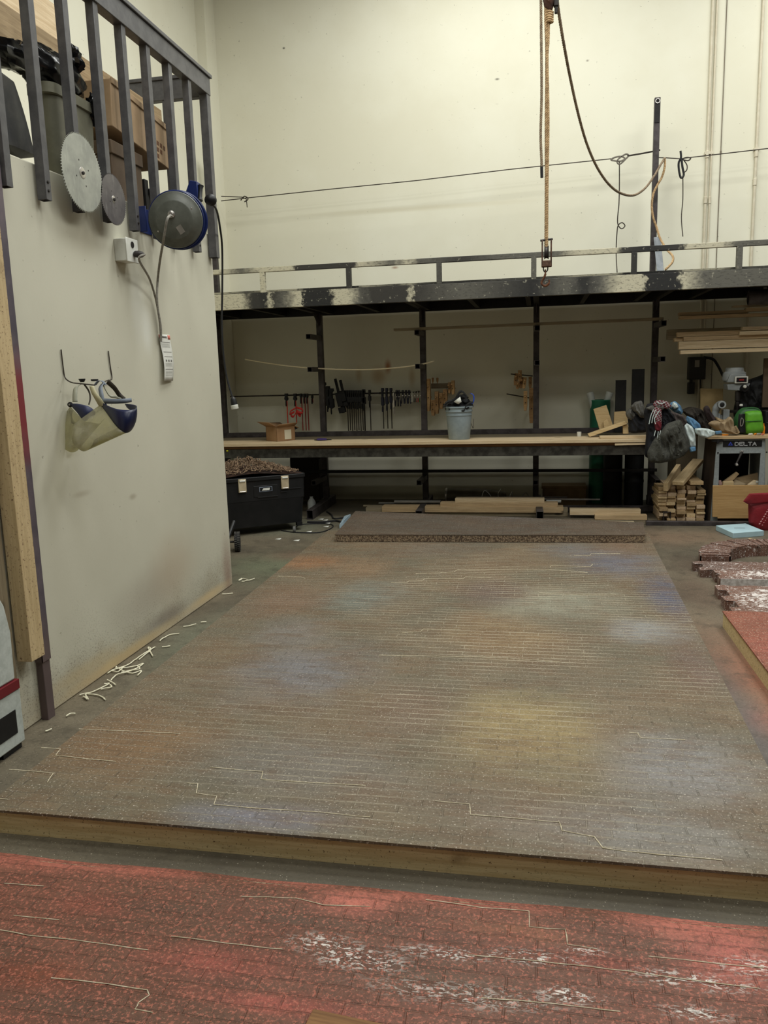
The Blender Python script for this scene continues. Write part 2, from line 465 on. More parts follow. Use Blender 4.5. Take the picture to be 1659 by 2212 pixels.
M_steelblk = mat('near black steel', (34, 31, 30), (22, 20, 19), 0.6, 0.2, 9)  # very dark, so the deck underside bounces little light
M_grayp = mat('charcoal railing paint', (88, 87, 88), (74, 73, 75), 0.42, 0.0, 14, 0.1, 50)
M_pine = wood('pale pine', (212, 192, 158), (188, 164, 128))
M_pine2 = wood('warm pine', (194, 168, 130), (168, 142, 106))
M_fir = wood('amber fir', (134, 96, 56), (102, 68, 36))
M_greyw = wood('weathered wood', (150, 138, 112), (126, 112, 90))
M_rope = mat('manila rope', (196, 166, 124), (150, 122, 88), 0.85, 0, 40, 0.3, 200)
M_rope2 = mat('grey weathered rope', (158, 140, 116), (120, 104, 86), 0.85, 0, 40, 0.3, 200)
M_black = mat('black plastic', (20, 21, 22), (28, 28, 29), 0.45)
M_blackr = mat('black rubber', (26, 26, 27), (38, 37, 36), 0.8)
M_card = mat('cardboard', (168, 142, 112), (152, 128, 98), 0.8, 0, 3)
M_carddk = mat('brown cardboard', (100, 84, 66), (88, 72, 56), 0.8, 0, 3)
M_chrome = mat('bright metal', (205, 200, 196), (170, 166, 160), 0.3, 0.8)
M_iron = mat('cast iron', (64, 60, 58), (44, 40, 38), 0.5, 0.4)
M_rust = mat('rusty wire', (120, 78, 52), (74, 48, 36), 0.75, 0.2, 30)
M_white = mat('white plastic', (222, 222, 214), (206, 206, 196), 0.5)
M_blue = mat('navy plastic', (26, 32, 66), (20, 26, 54), 0.35)
M_cord = mat('black cord', (34, 34, 36), (26, 26, 28), 0.6)
M_wire = mat('iron wire', (70, 62, 54), (50, 44, 38), 0.6, 0.3)

# ------------------------------------------------------------------ the room
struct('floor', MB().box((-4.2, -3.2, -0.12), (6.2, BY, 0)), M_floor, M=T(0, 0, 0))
struct('wall_back', MB().box((-4.3, BY, 0), (6.2, BY + 0.2, 7.0)), M_wallb, M=T(0, 0, 0))
struct('wall_left', MB().box((-4.35, 5.95, 0), (-4.1, BY, 7.0)), M_wall, M=T(0, 0, 0))
struct('wall_right', MB().box((6.0, -3.2, 0), (6.2, BY, 7.0)), M_dark, M=T(0, 0, 0))
struct('wall_rear', MB().box((-4.2, -3.4, 0), (6.2, -3.2, 7.0)), M_dark, M=T(0, 0, 0))
struct('ceiling', MB().box((-4.4, -3.4, 7.0), (6.2, BY + 0.2, 7.15)), M_dark, M=T(0, 0, 0))
# partition under the mezzanine: a slab with an end return, a flared worn foot at the corner
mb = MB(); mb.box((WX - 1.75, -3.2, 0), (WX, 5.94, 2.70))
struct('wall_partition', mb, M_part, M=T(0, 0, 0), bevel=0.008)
mb = MB(); mb.box((-4.35, -3.2, 2.7), (-4.12, 5.95, 7.0))
struct('wall_mezzanine', mb, M_wall, M=T(0, 0, 0))
# pilaster in the far left corner
struct('trim_1', MB().box((-4.1, 9.98, 0), (-3.98, BY, 7.0)), M_wall, M=T(0, 0, 0))

# ------------------------------------------------------------------ conduits on the back wall
def conduit(x1, y1, x2, y2, r, label, m, joints=()):
    a = oy(x1, y1, BY - r - 0.005); b = oy(x2, y2, BY - r - 0.005)
    a = Vector((a.x, a.y, 6.9)); b = Vector((a.x, a.y, 0.9))
    t = thing('conduit', (a.x, a.y, 0.9), label, 'pipe', 'conduits on the back wall')
    part('pipe', MB().tube([a, b], r, 10), m, t)
    for jy in joints:
        z = oy(x1, jy, BY).z
        part('coupling', MB().lathe([(r * 1.0, -.04), (r * 1.45, -.035), (r * 1.45, .035), (r * 1.0, .04)], 12, T(a.x, a.y, z)), m, t)
    part('clamp', MB().box((a.x - r * 1.9, a.y - r * 1.1, 4.0), (a.x + r * 1.9, BY - .001, 4.03)), m, t)
M_cond = mat('painted conduit', (214, 206, 184), (204, 194, 170), 0.6, 0, 12)
conduit(1524, 430, 1520, 560, 0.014, 'left of a close pair of cream painted conduits rising behind the rope', M_cond, (335, 433))
conduit(1533, 430, 1530, 560, 0.010, 'right, thinner pipe of the close pair of cream painted conduits', M_cond, (433,))
conduit(1629, 430, 1626, 560, 0.015, 'rightmost cream painted conduit with a coupling near the photo edge', M_cond, (333, 394))
M_condd = mat('thin dark cable', (120, 108, 92), (100, 90, 76), 0.7)
conduit(1553, 430, 1549, 560, 0.004, 'thin dark cable hanging straight down the wall between the cream conduits', M_condd)

# ------------------------------------------------------------------ brick patterned panel on the floor
def crack_lines(s, v, base, mort): return base
plat_spots = [(-.05, 3.35, .42, .60, (164, 138, 78), .85), (-.20, 4.6, .45, .55, (150, 116, 70), .75), (.15, 5.3, .5, .5, (148, 148, 124), .7),
    (-1.25, 3.9, .5, .5, (112, 116, 128), .7), (-1.75, 3.0, .5, .35, (140, 98, 54), .75), (-1.0, 2.9, .5, .3, (118, 112, 104), .6),
    (-1.85, 6.35, .35, .30, (160, 104, 58), .9), (-1.35, 6.15, .35, .35, (150, 112, 72), .7), (-1.2, 5.35, .35, .5, (104, 118, 112), .7),
    (-1.75, 5.2, .35, .5, (134, 96, 70), .7), (-.35, 5.6, .3, .4, (104, 76, 70), .7), (.6, 6.5, .4, .5, (96, 98, 118), .8), (.85, 5.6, .18, .6, (76, 80, 110), .9),
    (.3, 6.9, .4, .4, (104, 104, 112), .6), (.8, 4.3, .16, .5, (116, 84, 74), .7), (.6, 4.75, .25, .3, (146, 148, 150), .7),
    (.55, 3.1, .35, .45, (132, 130, 130), .8), (.35, 2.6, .5, .2, (134, 130, 126), .7), (-.6, 3.5, .3, .4, (122, 96, 78), .5),
    (-1.5, 4.5, .3, .4, (128, 122, 120), .6), (.75, 7.1, .3, .35, (130, 100, 76), .7), (-1.0, 2.5, .35, .12, (120, 122, 146), .6),
    (-.15, 2.7, .4, .25, (122, 98, 78), .5), (-.9, 6.9, .6, .4, (112, 98, 84), .6)]
M_plat = brick_mat('sprayed brick panel', (118, 102, 80), (102, 95, 78), plat_spots, (184, 173, 150), .82, sat=.72, sp_th=.62)
M_edge = wood('plywood edge', (222, 204, 158), (200, 178, 130), knots=False, speck=(100, 76, 52))
C = [(-2.02, 2.412), (.86, 2.412), (1.0, 7.70), (-2.08, 7.70)]
p = thing('brick_patterned_panel', (0, 2.412, 0), 'large low panel of brown and grey sprayed brickwork filling the middle of the floor', 'panel')
mb = MB(); mb.add([(x, y, z) for z in (.09, .1) for (x, y) in C], [(0, 3, 2, 1), (4, 5, 6, 7), (0, 1, 5, 4), (1, 2, 6, 5), (2, 3, 7, 6), (3, 0, 4, 7)])
part('brick_surface', mb, M_plat, p, M=T(0, 0, 0))
mb = MB()
e = .012
for (a, b) in ((0, 1), (1, 2), (2, 3), (3, 0)):
    A = Vector((*C[a], 0)); B = Vector((*C[b], 0)); d = (B - A).normalized(); nn = Vector((-d.y, d.x, 0))
    A += nn * e; B += nn * e
    bb = MB().add([A, B, B + nn * .038, A + nn * .038] + [q + Vector((0, 0, .09)) for q in (A, B, B + nn * .038, A + nn * .038)],
                  [(0, 3, 2, 1), (4, 5, 6, 7), (0, 1, 5, 4), (1, 2, 6, 5), (2, 3, 7, 6), (3, 0, 4, 7)])
    Mf = frame(A, B); inv = Mf.inverted(); bb.v = [inv @ q for q in bb.v]
    part('timber_edge', bb, M_edge, p, M=Mf)

# pale bead lines still lying in some joints of the brickwork
M_bead = mat('pale mortar bead', (212, 202, 178), (180, 168, 138), 0.8, 0, 60)
def beads(lines, z, r, parent, wob=0.003):
    for ln in lines:
        P = []
        for a, b in zip(ln, ln[1:]):
            A = oz(a[0], a[1], z + r * .6); B = oz(b[0], b[1], z + r * .6); k = max(2, int((B - A).length / .04))
            for i in range(k):
                q = A.lerp(B, i / k); P.append(q + Vector((random.uniform(-1, 1) * wob, random.uniform(-1, 1) * wob, random.uniform(-.3, .3) * r)))
        P.append(oz(ln[-1][0], ln[-1][1], z + r * .6))
        part('mortar_bead', MB().tube(P, [r * random.uniform(.7, 1.1) for _ in P], 5), M_bead, parent)
beads([[(455, 1657), (568, 1667), (564, 1683), (670, 1690), (790, 1697)], [(405, 1692), (427, 1693), (424, 1713), (468, 1719), (462, 1738), (560, 1746), (700, 1755), (800, 1765)],
       [(90, 1615), (130, 1618), (120, 1632), (250, 1645)], [(20, 1662), (115, 1670), (102, 1690)], [(0, 1725), (18, 1727)],
       [(940, 1730), (1014, 1737), (1016, 1759), (1110, 1767), (1208, 1776), (1214, 1794), (1284, 1808), (1302, 1832), (1420, 1846), (1560, 1858)],
       [(868, 1367), (908, 1365), (914, 1359), (995, 1360)], [(820, 1415), (960, 1418), (1090, 1421), (1210, 1430)], [(845, 1258), (878, 1259), (885, 1254), (912, 1254), (918, 1250), (1000, 1250), (1006, 1246), (1060, 1248)],
       [(898, 1240), (980, 1236), (988, 1231), (1080, 1231), (1200, 1231), (1270, 1237)], [(1188, 1226), (1190, 1222), (1275, 1224), (1280, 1219)], [(1165, 1281), (1240, 1284), (1330, 1284)],
       [(170, 1575), (300, 1580), (390, 1585)], [(1358, 1582), (1378, 1584), (1384, 1594), (1480, 1598)], [(1240, 1200), (1274, 1200), (1277, 1196), (1340, 1196)], [(600, 1245), (650, 1246), (660, 1250)]], .1, .0022, p, .0014)

# second panel lying on the far end of the first
M_plat2 = brick_mat('far brick panel', (98, 84, 70), (86, 78, 68), [(-.2, 8.2, .4, .4, (96, 88, 84), .7), (.6, 8.3, .3, .3, (110, 92, 78), .6), (-1.4, 8.2, .5, .4, (106, 92, 76), .7)], (160, 148, 124), 0.6)
s = NT('crumbly panel core'); v = s.coords(); nz = s.noise(v, 70, 4, 0.7)
s.color(s.mix(s.step(nz, 0.40, 0.64), (78, 62, 50), (158, 138, 112))); s.rough(0.9); s.bump(nz, 0.8, 0.01); M_core = s.m
p2 = thing('small_brick_panel', (-.5, 7.6, .103), 'thin dark brick patterned panel with crumbly edge, on the far end of the large panel', 'panel')
q = [oz(723, 1155, .17), oz(1394, 1156, .17), oz(1390, 1129, .17), oz(768, 1104, .17)]
mb = MB(); mb.add([(a.x, a.y, z) for z in (.164, .172) for a in q], [(0, 3, 2, 1), (4, 5, 6, 7), (0, 1, 5, 4), (1, 2, 6, 5), (2, 3, 7, 6), (3, 0, 4, 7)])
part('brick_surface', mb, M_plat2, p2, M=T(0, 0, 0))
cc = sum(q, Vector()) / 4; qi = [cc + (a - cc) * .996 for a in q]
mb = MB(); mb.add([(a.x, a.y, z) for z in (.103, .164) for a in qi], [(0, 3, 2, 1), (4, 5, 6, 7), (0, 1, 5, 4), (1, 2, 6, 5), (2, 3, 7, 6), (3, 0, 4, 7)])
part('panel_core', mb, M_core, p2, M=T(0, 0, 0))
# timber carrying the far overhang of that panel
board('support_timber', (-1.9, 8.35, .045), (.95, 8.35, .045), .09, .088, M_greyw, 'dirty timber under the far end of the thin dark brick panel', 'board')

# ------------------------------------------------------------------ red brick panel nearest the camera
def pxs(lst, z=.02):
    out = []
    for (a_, b_, rx, ry, c_, k_) in lst: q_ = oz(a_, b_, z); out.append((q_.x, q_.y, rx, ry, c_, k_))
    return out
SAL, BRN, DRD = (184, 106, 90), (88, 66, 52), (150, 74, 62)
red_spots = pxs([(100, 1860, .30, .07, SAL, .8), (330, 1880, .25, .06, SAL, .8), (600, 1890, .25, .07, SAL, .85), (1010, 1940, .3, .07, SAL, .85), (760, 1950, .15, .08, SAL, .9), (1500, 2000, .25, .10, (188, 110, 94), .95),
    (1600, 2080, .18, .14, (180, 98, 86), .95), (470, 2080, .28, .09, DRD, .85), (240, 1960, .2, .06, (150, 72, 56), .6), (60, 2100, .18, .07, (128, 66, 42), .8), (330, 1965, .22, .06, BRN, .9), (640, 1990, .25, .05, BRN, .9),
    (860, 2080, .22, .06, BRN, .9), (1000, 2140, .3, .06, (100, 80, 64), .9), (40, 2060, .15, .05, BRN, .8), (1100, 2010, .25, .05, (150, 96, 66), .7), (1300, 2080, .2, .05, (120, 56, 42), .8), (600, 2170, .3, .05, (170, 84, 72), .8), (150, 2180, .3, .05, BRN, .7)])
def red_extra(s, v, base, mort):
    # lost paint: white flecks in clusters along the joints
    cl = spots(s, v, (0, 0, 0, 1), pxs([(700, 2040, .13, .05, (1., 1., 1., 1), .9), (780, 2075, .15, .05, (1., 1., 1., 1), 1.0), (960, 2060, .16, .03, (1., 1., 1., 1), .8), (1150, 2070, .16, .035, (1., 1., 1., 1), .9), (1260, 2055, .07, .02, (1., 1., 1., 1), 1.0), (1230, 2150, .10, .035, (1., 1., 1., 1), 1.0), (1500, 2120, .2, .04, (1., 1., 1., 1), .9), (1630, 2090, .12, .05, (1., 1., 1., 1), .9), (1000, 2150, .3, .05, (1., 1., 1., 1), .6), (1500, 2190, .1, .03, (1., 1., 1., 1), .9)]), 0.08)
    f = s.noise(s.mapping(v, scale=(1, 2.4, 1)), 26, 4, 0.65, 1.6)
    base = s.mix(s.math('MULTIPLY', s.step(f, 0.53, 0.57), s.math('MULTIPLY', cl, 0.95)), base, (222, 216, 208))
    base = s.mix(s.math('MULTIPLY', s.step(s.noise(v, 48, 6, 0.8), 0.47, 0.60), 0.45), base, (76, 56, 42))
    sal = s.math('MULTIPLY', s.step(s.noise(v, 85, 4, 0.75), 0.53, 0.60), 0.5)
    return s.mix(sal, base, (190, 112, 92))
M_red = brick_mat('red sprayed brick panel', (118, 74, 58), (98, 68, 52), red_spots, (150, 112, 90), 0.35, (190, 160, 130), 0.35, red_extra, 0.68, sat=1.0)
p3 = thing('red_brick_panel', (-.5, 2.0, 0), 'red and brown brick patterned panel nearest the camera at the bottom of the photo', 'panel')
def redtop(u, v_):
    x = -2.3 + 4.6 * u; y = .9 + (2.30 - .9) * v_
    return (x, y + .006 * math.sin(x * 9) * (1 if v_ > .95 else 0), .022 if v_ < 1 else .004)
mb = MB().grid(redtop, 30, 24)
bl = MB().box((-2.28, .9, 0), (2.28, 2.265, .014))
part('brick_surface', mb, M_red, p3, M=T(0, 0, 0)); part('panel_base', bl, M_core, p3, M=T(0, 0, 0))
beads([[(0, 2009), (60, 2020), (160, 2030), (320, 2052)], [(10, 1908), (95, 1914)], [(30, 1977), (128, 1987)], [(110, 2112), (230, 2125), (318, 2138), (322, 2150), (300, 2165), (292, 2180), (330, 2187)],
       [(370, 2022), (450, 2032), (560, 2045), (610, 2050)], [(520, 1936), (640, 1940), (700, 1955), (800, 1958)], [(920, 1943), (1040, 1960), (1143, 1968), (1143, 2002), (1222, 2008), (1226, 2040), (1290, 2050)],
       [(1010, 2062), (1230, 2083), (1360, 2098), (1500, 2118), (1640, 2135)], [(1040, 2155), (1200, 2168), (1340, 2185)], [(1400, 2065), (1560, 2082), (1650, 2090)]], .022, .0017, p3, .0012)
board('timber_offcut', oz(672, 2194, .03) + Vector((0, -.03, .0)), oz(672, 2194, .03) + Vector((.34, -.065, 0)), .075, .03, M_fir, 'dark brown timber offcut cut off by the bottom edge of the photo', 'board')

# ------------------------------------------------------------------ red panel at the right
rs = [(1.5, 5.0, .3, .4, (176, 88, 66), .6), (1.4, 4.3, .25, .5, (190, 70, 62), .8), (1.3, 3.9, .15, .4, (176, 150, 136), .5), (1.9, 4.8, .4, .6, (170, 64, 58), .7)]
M_red2 = brick_mat('red right panel', (142, 82, 62), (128, 76, 60), rs, (176, 140, 116), .3, (206, 180, 156), .5, None, .6)
p4 = thing('red_brick_panel', (1.7, 4.2, 0), 'red speckled brick panel with pale timber edge at the right edge of the photo', 'panel')
part('brick_surface', MB().box((1.145, 3.3, .094), (2.5, 5.22, .102)), M_red2, p4, M=T(0, 0, 0))
part('timber_edge', MB().box((1.15, 3.3, 0), (1.19, 5.215, .094)), M_edge, p4, M=T(0, 0, 0))
part('timber_edge', MB().box((1.19, 5.175, 0), (2.5, 5.215, .094)), M_edge, p4, M=T(0, 0, 0))

# cast brick pieces stacked behind it
def slab_mat(name, white):
    ls = [(1.35, 6.6, .2, .2, (110, 84, 72), .6)]
    def wex(s, v, base, mort):
        cl = spots(s, v, (0.12, 0.12, 0.12, 1), [(1.65, 5.6, .40, .35, (1., 1., 1., 1), white), (1.9, 6.3, .6, .25, (1., 1., 1., 1), white)], 0.15)
        f = s.noise(s.mapping(v, scale=(1, 1.8, 1)), 22, 5, .7, .8)
        return s.mix(s.math('MULTIPLY', s.step(s.math('ADD', f, s.math('MULTIPLY', cl, .22)), .60, .70), .9), base, (222, 214, 208))
    return brick_mat(name, (120, 88, 74), (104, 80, 70), ls, (170, 150, 134), .4, (220, 210, 204), .6, wex, .60)
M_slab = slab_mat('rough cast brick', .9); M_slab2 = slab_mat('rough cast brick brown', .45)
s = NT('brick cut face'); v = s.coords(); nz = s.noise(v, 30, 4, 0.6)
s.color(s.mix(s.step(nz, 0.4, 0.6), (172, 164, 158), (204, 198, 194))); s.rough(.85); M_cut = s.m
def ragged_slab(name, x0, x1, y0, y1, z1, m, label, seedv, jag=.04, courses=3, front=None, z0=0.0):
    t = thing(name, ((x0 + x1) / 2, y0, z0), label, 'slab')
    rr = random.Random(seedv); n = courses; h = (y1 - y0) / n; mb = MB()
    for k in range(n):
        xa = x0 + (rr.random() * jag if jag else 0) + jag * (k % 2); ya = y0 + k * h
        nseg = 12
        def fn(u, w_, xa=xa, ya=ya):
            x = xa + (x1 - xa) * u; y = ya + (h - .004) * w_
            return (x, y, z1 + .006 * mnoise.noise(Vector((x * 14, y * 14, seedv))) - (.008 if w_ in (0.0, 1.0) or u == 0 else 0))
        mb.grid(fn, 40, 7)
        mb.box((xa, ya, z0), (x1, ya + h - .004, z1 - .012))
    part('brick_courses', mb, m, t, M=T(0, 0, 0))
    if front: part('cut_face', MB().box((x0 + .015, y0 - .006, z0), (x1, y0, z1 - .008)), front, t, M=T(0, 0, 0), label='whitish sawn face')
    return t
ragged_slab('brick_slab', 1.22, 2.6, 5.30, 5.98, .075, M_slab, 'white splashed rough brick slab just behind the red panel at the right', 3, .05, 5)
ragged_slab('brick_slab', 1.31, 2.6, 6.14, 6.40, .085, M_slab, 'narrow brick strip with a whitish sawn front face on the floor at the right', 5, .015, 3, M_cut)
ragged_slab('brick_slab', 1.22, 2.6, 6.46, 6.74, .07, M_slab2, 'brown ragged brick strip between the curved piece and the white faced strip', 9, .05, 3)
t = thing('curved_brick_piece', (1.93, 6.87, 0), 'curved arch-shaped cast of thin bricks lying on the floor at the right', 'slab')
R0, R1 = .40, .64
part('arch_base', MB().grid(lambda u, w_: (1.95 + (R0 + (R1 - R0) * min(1, max(0, (w_ - .1) / .8))) * math.cos(PI * (1 - u)), 6.85 + (R0 + (R1 - R0) * min(1, max(0, (w_ - .1) / .8))) * math.sin(PI * (1 - u)), .0 if w_ in (0.0, 1.0) else .085), 40, 11), M_slab2, t)
part('arch_end', MB().box((1.95 - R1 + .012, 6.846, 0), (1.95 - R0 - .012, 6.87, .084)), M_slab2, t, bevel=.003)
for i in range(30):
    a0 = PI * (1 - (i + .08) / 30); a1 = PI * (1 - (i + .90) / 30)
    dz = random.uniform(-.004, .006); ro = R1 + random.uniform(-.012, .008); ri = R0 + random.uniform(-.008, .012)
    vs = [(1.95 + r * math.cos(a), 6.85 + r * math.sin(a), z) for z in (.08, .102 + dz) for (r, a) in ((ri, a0), (ro, a0), (ro, a1), (ri, a1))]
    part('thin_brick', MB().add(vs, [(0, 3, 2, 1), (4, 5, 6, 7), (0, 1, 5, 4), (1, 2, 6, 5), (2, 3, 7, 6), (3, 0, 4, 7)]), M_slab if i % 3 else M_slab2, t, bevel=.004)

# pale cord scraps along the foot of the partition
M_str = mat('white cord scraps', (226, 222, 200), (206, 200, 172), .8, 0, 60)
scr = [[(240, 1450), (275, 1437), (300, 1420), (335, 1398)], [(232, 1455), (250, 1447), (290, 1440), (310, 1434), (280, 1452), (250, 1460), (240, 1472)], [(172, 1502), (200, 1495), (235, 1478), (225, 1478)],
       [(180, 1505), (190, 1512), (186, 1500), (215, 1503), (228, 1512)], [(345, 1385), (365, 1372), (387, 1369)], [(300, 1425), (325, 1405), (320, 1400), (330, 1418)], [(396, 1354), (424, 1350)], [(434, 1345), (446, 1344)],
       [(504, 1249), (515, 1254), (525, 1250), (534, 1252)], [(522, 1257), (550, 1251)], [(480, 1284), (503, 1282)], [(143, 1548), (152, 1544), (163, 1543)], [(245, 1440), (280, 1455), (305, 1449), (297, 1460)],
       [(218, 1490), (240, 1486), (238, 1480)], [(262, 1453), (300, 1446), (296, 1438)], [(350, 1398), (368, 1396)], [(268, 1442), (255, 1452), (240, 1450)], [(232, 1470), (250, 1480)], [(98, 1580), (112, 1576)]]
for i, ln in enumerate(scr):
    P = smoothpath([oz(a, b, .006) for a, b in ln], 5)
    P = [Vector((max(a.x, WX + .01), a.y, .006 + abs(mnoise.noise(a * 12)) * .012)) for a in P]
    tag(part('cord_scrap', MB().tube(P, .0042, 5), M_str), 'short curly scrap of white cord on the floor at the foot of the left wall', 'cord', 'cord scraps along the left wall')

# ------------------------------------------------------------------ mezzanine railing
RXp = -2.37
rl = thing('guard_railing', (RXp, 5.9, 2.52), 'charcoal steel guard railing along the mezzanine edge with square balusters', 'railing')
M_balu = M_grayp
for k in range(-1, 8):                              # balusters every 0.302 m, square tube, bolted on the outside of the wall
    y = 3.46 + .302 * (k + .0)
    mb = MB().sqtube((RXp - .012, y, 2.525), (RXp - .012, y, 3.66), .048, .004)
    mb.box((RXp - .036, y - .02, 3.0), (RXp + .008, y + .02, 3.004))
    part('baluster', mb, M_balu, rl, bevel=.002)
mb = MB().sqtube((RXp - .012, 5.885, 2.525), (RXp - .012, 5.885, 3.66), .06, .004)
part('corner_post', mb, M_balu, rl, bevel=.002)
mb = MB(); mb.box((RXp - .045, .5, 3.655), (RXp + .022, 5.92, 3.775)); mb.box((RXp - .055, .5, 3.775), (RXp + .035, 5.935, 3.80))
part('top_rail', mb, M_balu, rl, bevel=.004)
mb = MB(); mb.box((-3.05, 5.86, 3.64), (RXp - .04, 5.92, 3.775)); mb.box((-3.05, 5.85, 3.775), (RXp - .05, 5.93, 3.80))
part('return_rail', mb, M_balu, rl, bevel=.004)
for x in (-2.68, -2.98):
    part('return_baluster', MB().sqtube((x, 5.89, 2.705), (x, 5.89, 3.645), .048, .004), M_balu, rl, bevel=.002)
for y in (3.762, 4.064, 4.668, 5.574):                      # bolt heads at the foot of the balusters
    for z in (2.57, 2.61):
        part('bolt', MB().lathe([(.001, .006), (.007, .005), (.008, 0)], 8, axisM((RXp + .012, y, z), (1, 0, 0))), M_iron, rl)

# ------------------------------------------------------------------ saw blades hung on the balusters
def blade_mat(name, c1, c2, streak):
    s = NT(name); v = s.coords()
    sp = s.n('ShaderNodeSeparateXYZ'); s.put(sp.inputs[0], v)
    n2 = s.noise(v, 7, 5, 0.6); col = s.mix(s.step(n2, .35, .65), c1, c2)
    col = s.mix(s.math('MULTIPLY', s.step(s.noise(s.mapping(v, scale=(3, 18, 3)), 2.5, 4), .52, .72), .35), col, streak)
    s.color(col); s.rough(0.42); s.b.inputs['Metallic'].default_value = .45
    return s.m
def saw_blade(y, z, r, teeth, m, label):
    t = thing('saw_blade', (RXp + .04, y, z), label, 'saw blade', None, M=axisM((RXp + .035, y, z), (1, 0, 0)))
    prof = []
    for i in range(teeth):
        a = 2 * PI * i / teeth; b = 2 * PI * (i + .55) / teeth
        prof += [(r * math.cos(a), r * math.sin(a)), (r * .955 * math.cos(a + .002), r * .955 * math.sin(a + .002)), (r * .955 * math.cos(b), r * .955 * math.sin(b))]
    n = len(prof); vs = [(0, 0, z_) for z_ in (0, .0035)]
    vs = [(p_[0], p_[1], zz) for zz in (0, .0035) for p_ in prof] + [(0, 0, 0), (0, 0, .0035)]
    fs = []
    for i in range(n):
        j = (i + 1) % n; fs += [(i, j, n + j, n + i), (j, i, 2 * n), (n + i, n + j, 2 * n + 1)]
    part('blade_disc', MB().add(vs, fs), m, t, M=wmat(t), sharp=25)
    part('arbor_washer', MB().lathe([(.0001, .006), (r * .04, .006), (r * .085, .0055), (r * .13, .005), (r * .15, .0036)], 24), M_chrome, t, M=wmat(t), label='bright round arbor washer')
    part('hub_nut', MB().lathe([(.0001, .014), (.009, .013), (.010, .005)], 6), M_iron, t, M=wmat(t))
    for k in range(4):
        a = k * PI / 2 + .4
        part('pin_hole', MB().lathe([(.0001, .0042), (r * .022, .0042), (r * .024, .0036)], 8, T(r * .33 * math.cos(a), r * .33 * math.sin(a), 0)), M_iron, t, M=wmat(t))
    return t
saw_blade(4.043, 2.712, .196, 84, blade_mat('large blade steel', (170, 172, 164), (150, 152, 146), (196, 198, 190)), 'large pale circular saw blade with fine teeth hung on a railing baluster')
saw_blade(4.347, 2.640, .137, 72, blade_mat('small blade steel', (112, 108, 108), (92, 88, 90), (170, 168, 168)), 'small dark circular saw blade hung just right of the large pale one')

# ------------------------------------------------------------------ things stored on the mezzanine (seen between the balusters)
FL = 2.705
M_bin = mat('olive grey bin', (112, 110, 92), (98, 96, 80), .6)
M_chair = mat('worn black vinyl', (44, 44, 44), (66, 64, 60), .45, 0, 8)
ch = thing('office_chair', (-2.62, 3.60, FL), 'black padded office chair turned backwards between the first balusters', 'chair')
def backfn(u, w_):
    a = 2 * PI * u; ex = .235 * math.copysign(abs(math.cos(a)) ** .6, math.cos(a)); t_ = w_
    z = FL + .02 + .50 * t_; s_ = (1 - .42 * t_ ** 3) * (1 if 0 < w_ < 1 else .1)
    return (-2.50 + .045 * math.sin(a) * (1 if 0 < w_ < 1 else .2) - .02 * t_, 3.74 - .06 * t_ + ex * s_ * .60, z - .12 * t_)
part('backrest', MB().grid(backfn, 28, 12, closeu=True), M_chair, ch)
part('seat', MB().grid(lambda u, w_: (-2.80 + .24 * math.cos(2 * PI * u) * math.sin(PI * (.02 + .96 * w_)) ** .5, 3.68 + .22 * math.sin(2 * PI * u) * math.sin(PI * (.02 + .96 * w_)) ** .5, FL + .06 + .09 * w_), 24, 8, closeu=True), M_chair, ch)
part('swivel_base', MB().lathe([(.20, 0), (.2, .02), (.05, .03), (.03, .07)], 20, T(-2.80, 3.68, FL)), M_black, ch)
bn = thing('storage_bin', (-2.75, 4.2, FL), 'tall olive grey plastic bin with a rolled rim behind the large saw blade', 'bin')
def rrect(hx, hy, r, n=6):
    out = []
    for (sx, sy, a0) in ((1, 1, 0), (-1, 1, 90), (-1, -1, 180), (1, -1, 270)):
        for i in range(n + 1):
            a = math.radians(a0 + 90 * i / n); out.append((sx * (hx - r) + r * math.cos(a), sy * (hy - r) + r * math.sin(a)))
    return out
def loft(sections, cap=True):
    """sections: list of (list of xy, z)"""
    n = len(sections[0][0]); vs = [(x, y, z) for s_, z in sections for (x, y) in s_]; fs = []
    for k in range(len(sections) - 1):
        for i in range(n):
            j = (i + 1) % n; fs.append((k * n + i, k * n + j, (k + 1) * n + j, (k + 1) * n + i))
    if cap: fs.append(tuple(range(n - 1, -1, -1))); fs.append(tuple((len(sections) - 1) * n + i for i in range(n)))
    return MB().add(vs, fs)
def shift(mb, v): mb.v = [p + Vector(v) for p in mb.v]; return mb
bc = (-2.525, 4.24, FL)
part('bin_body', shift(loft([(rrect(0.065, .185, .05), 0), (rrect(0.075, .215, .06), .44), (rrect(0.070, .205, .06), .44), (rrect(0.060, .175, .05), .03)], False), bc), M_bin, bn)
part('bin_rim', shift(loft([(rrect(0.076, .218, .06), .40), (rrect(0.084, .232, .06), .405), (rrect(0.084, .232, .06), .455), (rrect(0.071, .207, .055), .455), (rrect(0.071, .207, .055), .41)], False), bc), M_bin, bn)
M_bag = mat('glossy black bag film', (26, 26, 27), (18, 18, 19), .22, 0, 6, .4, 18)
def lump(c, rx, ry, rz, seedv, k=.25, fr=9, n=26, m=16):
    def fn(u, w_):
        a = 2 * PI * u; b = PI * (.001 + .998 * w_); d = Vector((math.sin(b) * math.cos(a), math.sin(b) * math.sin(a), math.cos(b)))
        s_ = 1 + k * mnoise.noise(d * 2.2 + Vector((seedv, 0, 0))) + k * .5 * mnoise.noise(d * fr * .6 + Vector((0, seedv, 0)))
        return (c[0] + d.x * rx * s_, c[1] + d.y * ry * s_, c[2] + d.z * rz * s_)
    return MB().grid(fn, n, m, closeu=True)
bag = lump((-2.54, 4.16, 3.25), .10, .30, .11, 3.1, .22, 8, 60, 30)
lb = lump((-2.445, 4.44, 3.14), .04, .06, .09, 8.1, .35, 12); bag.add(lb.v, lb.f)
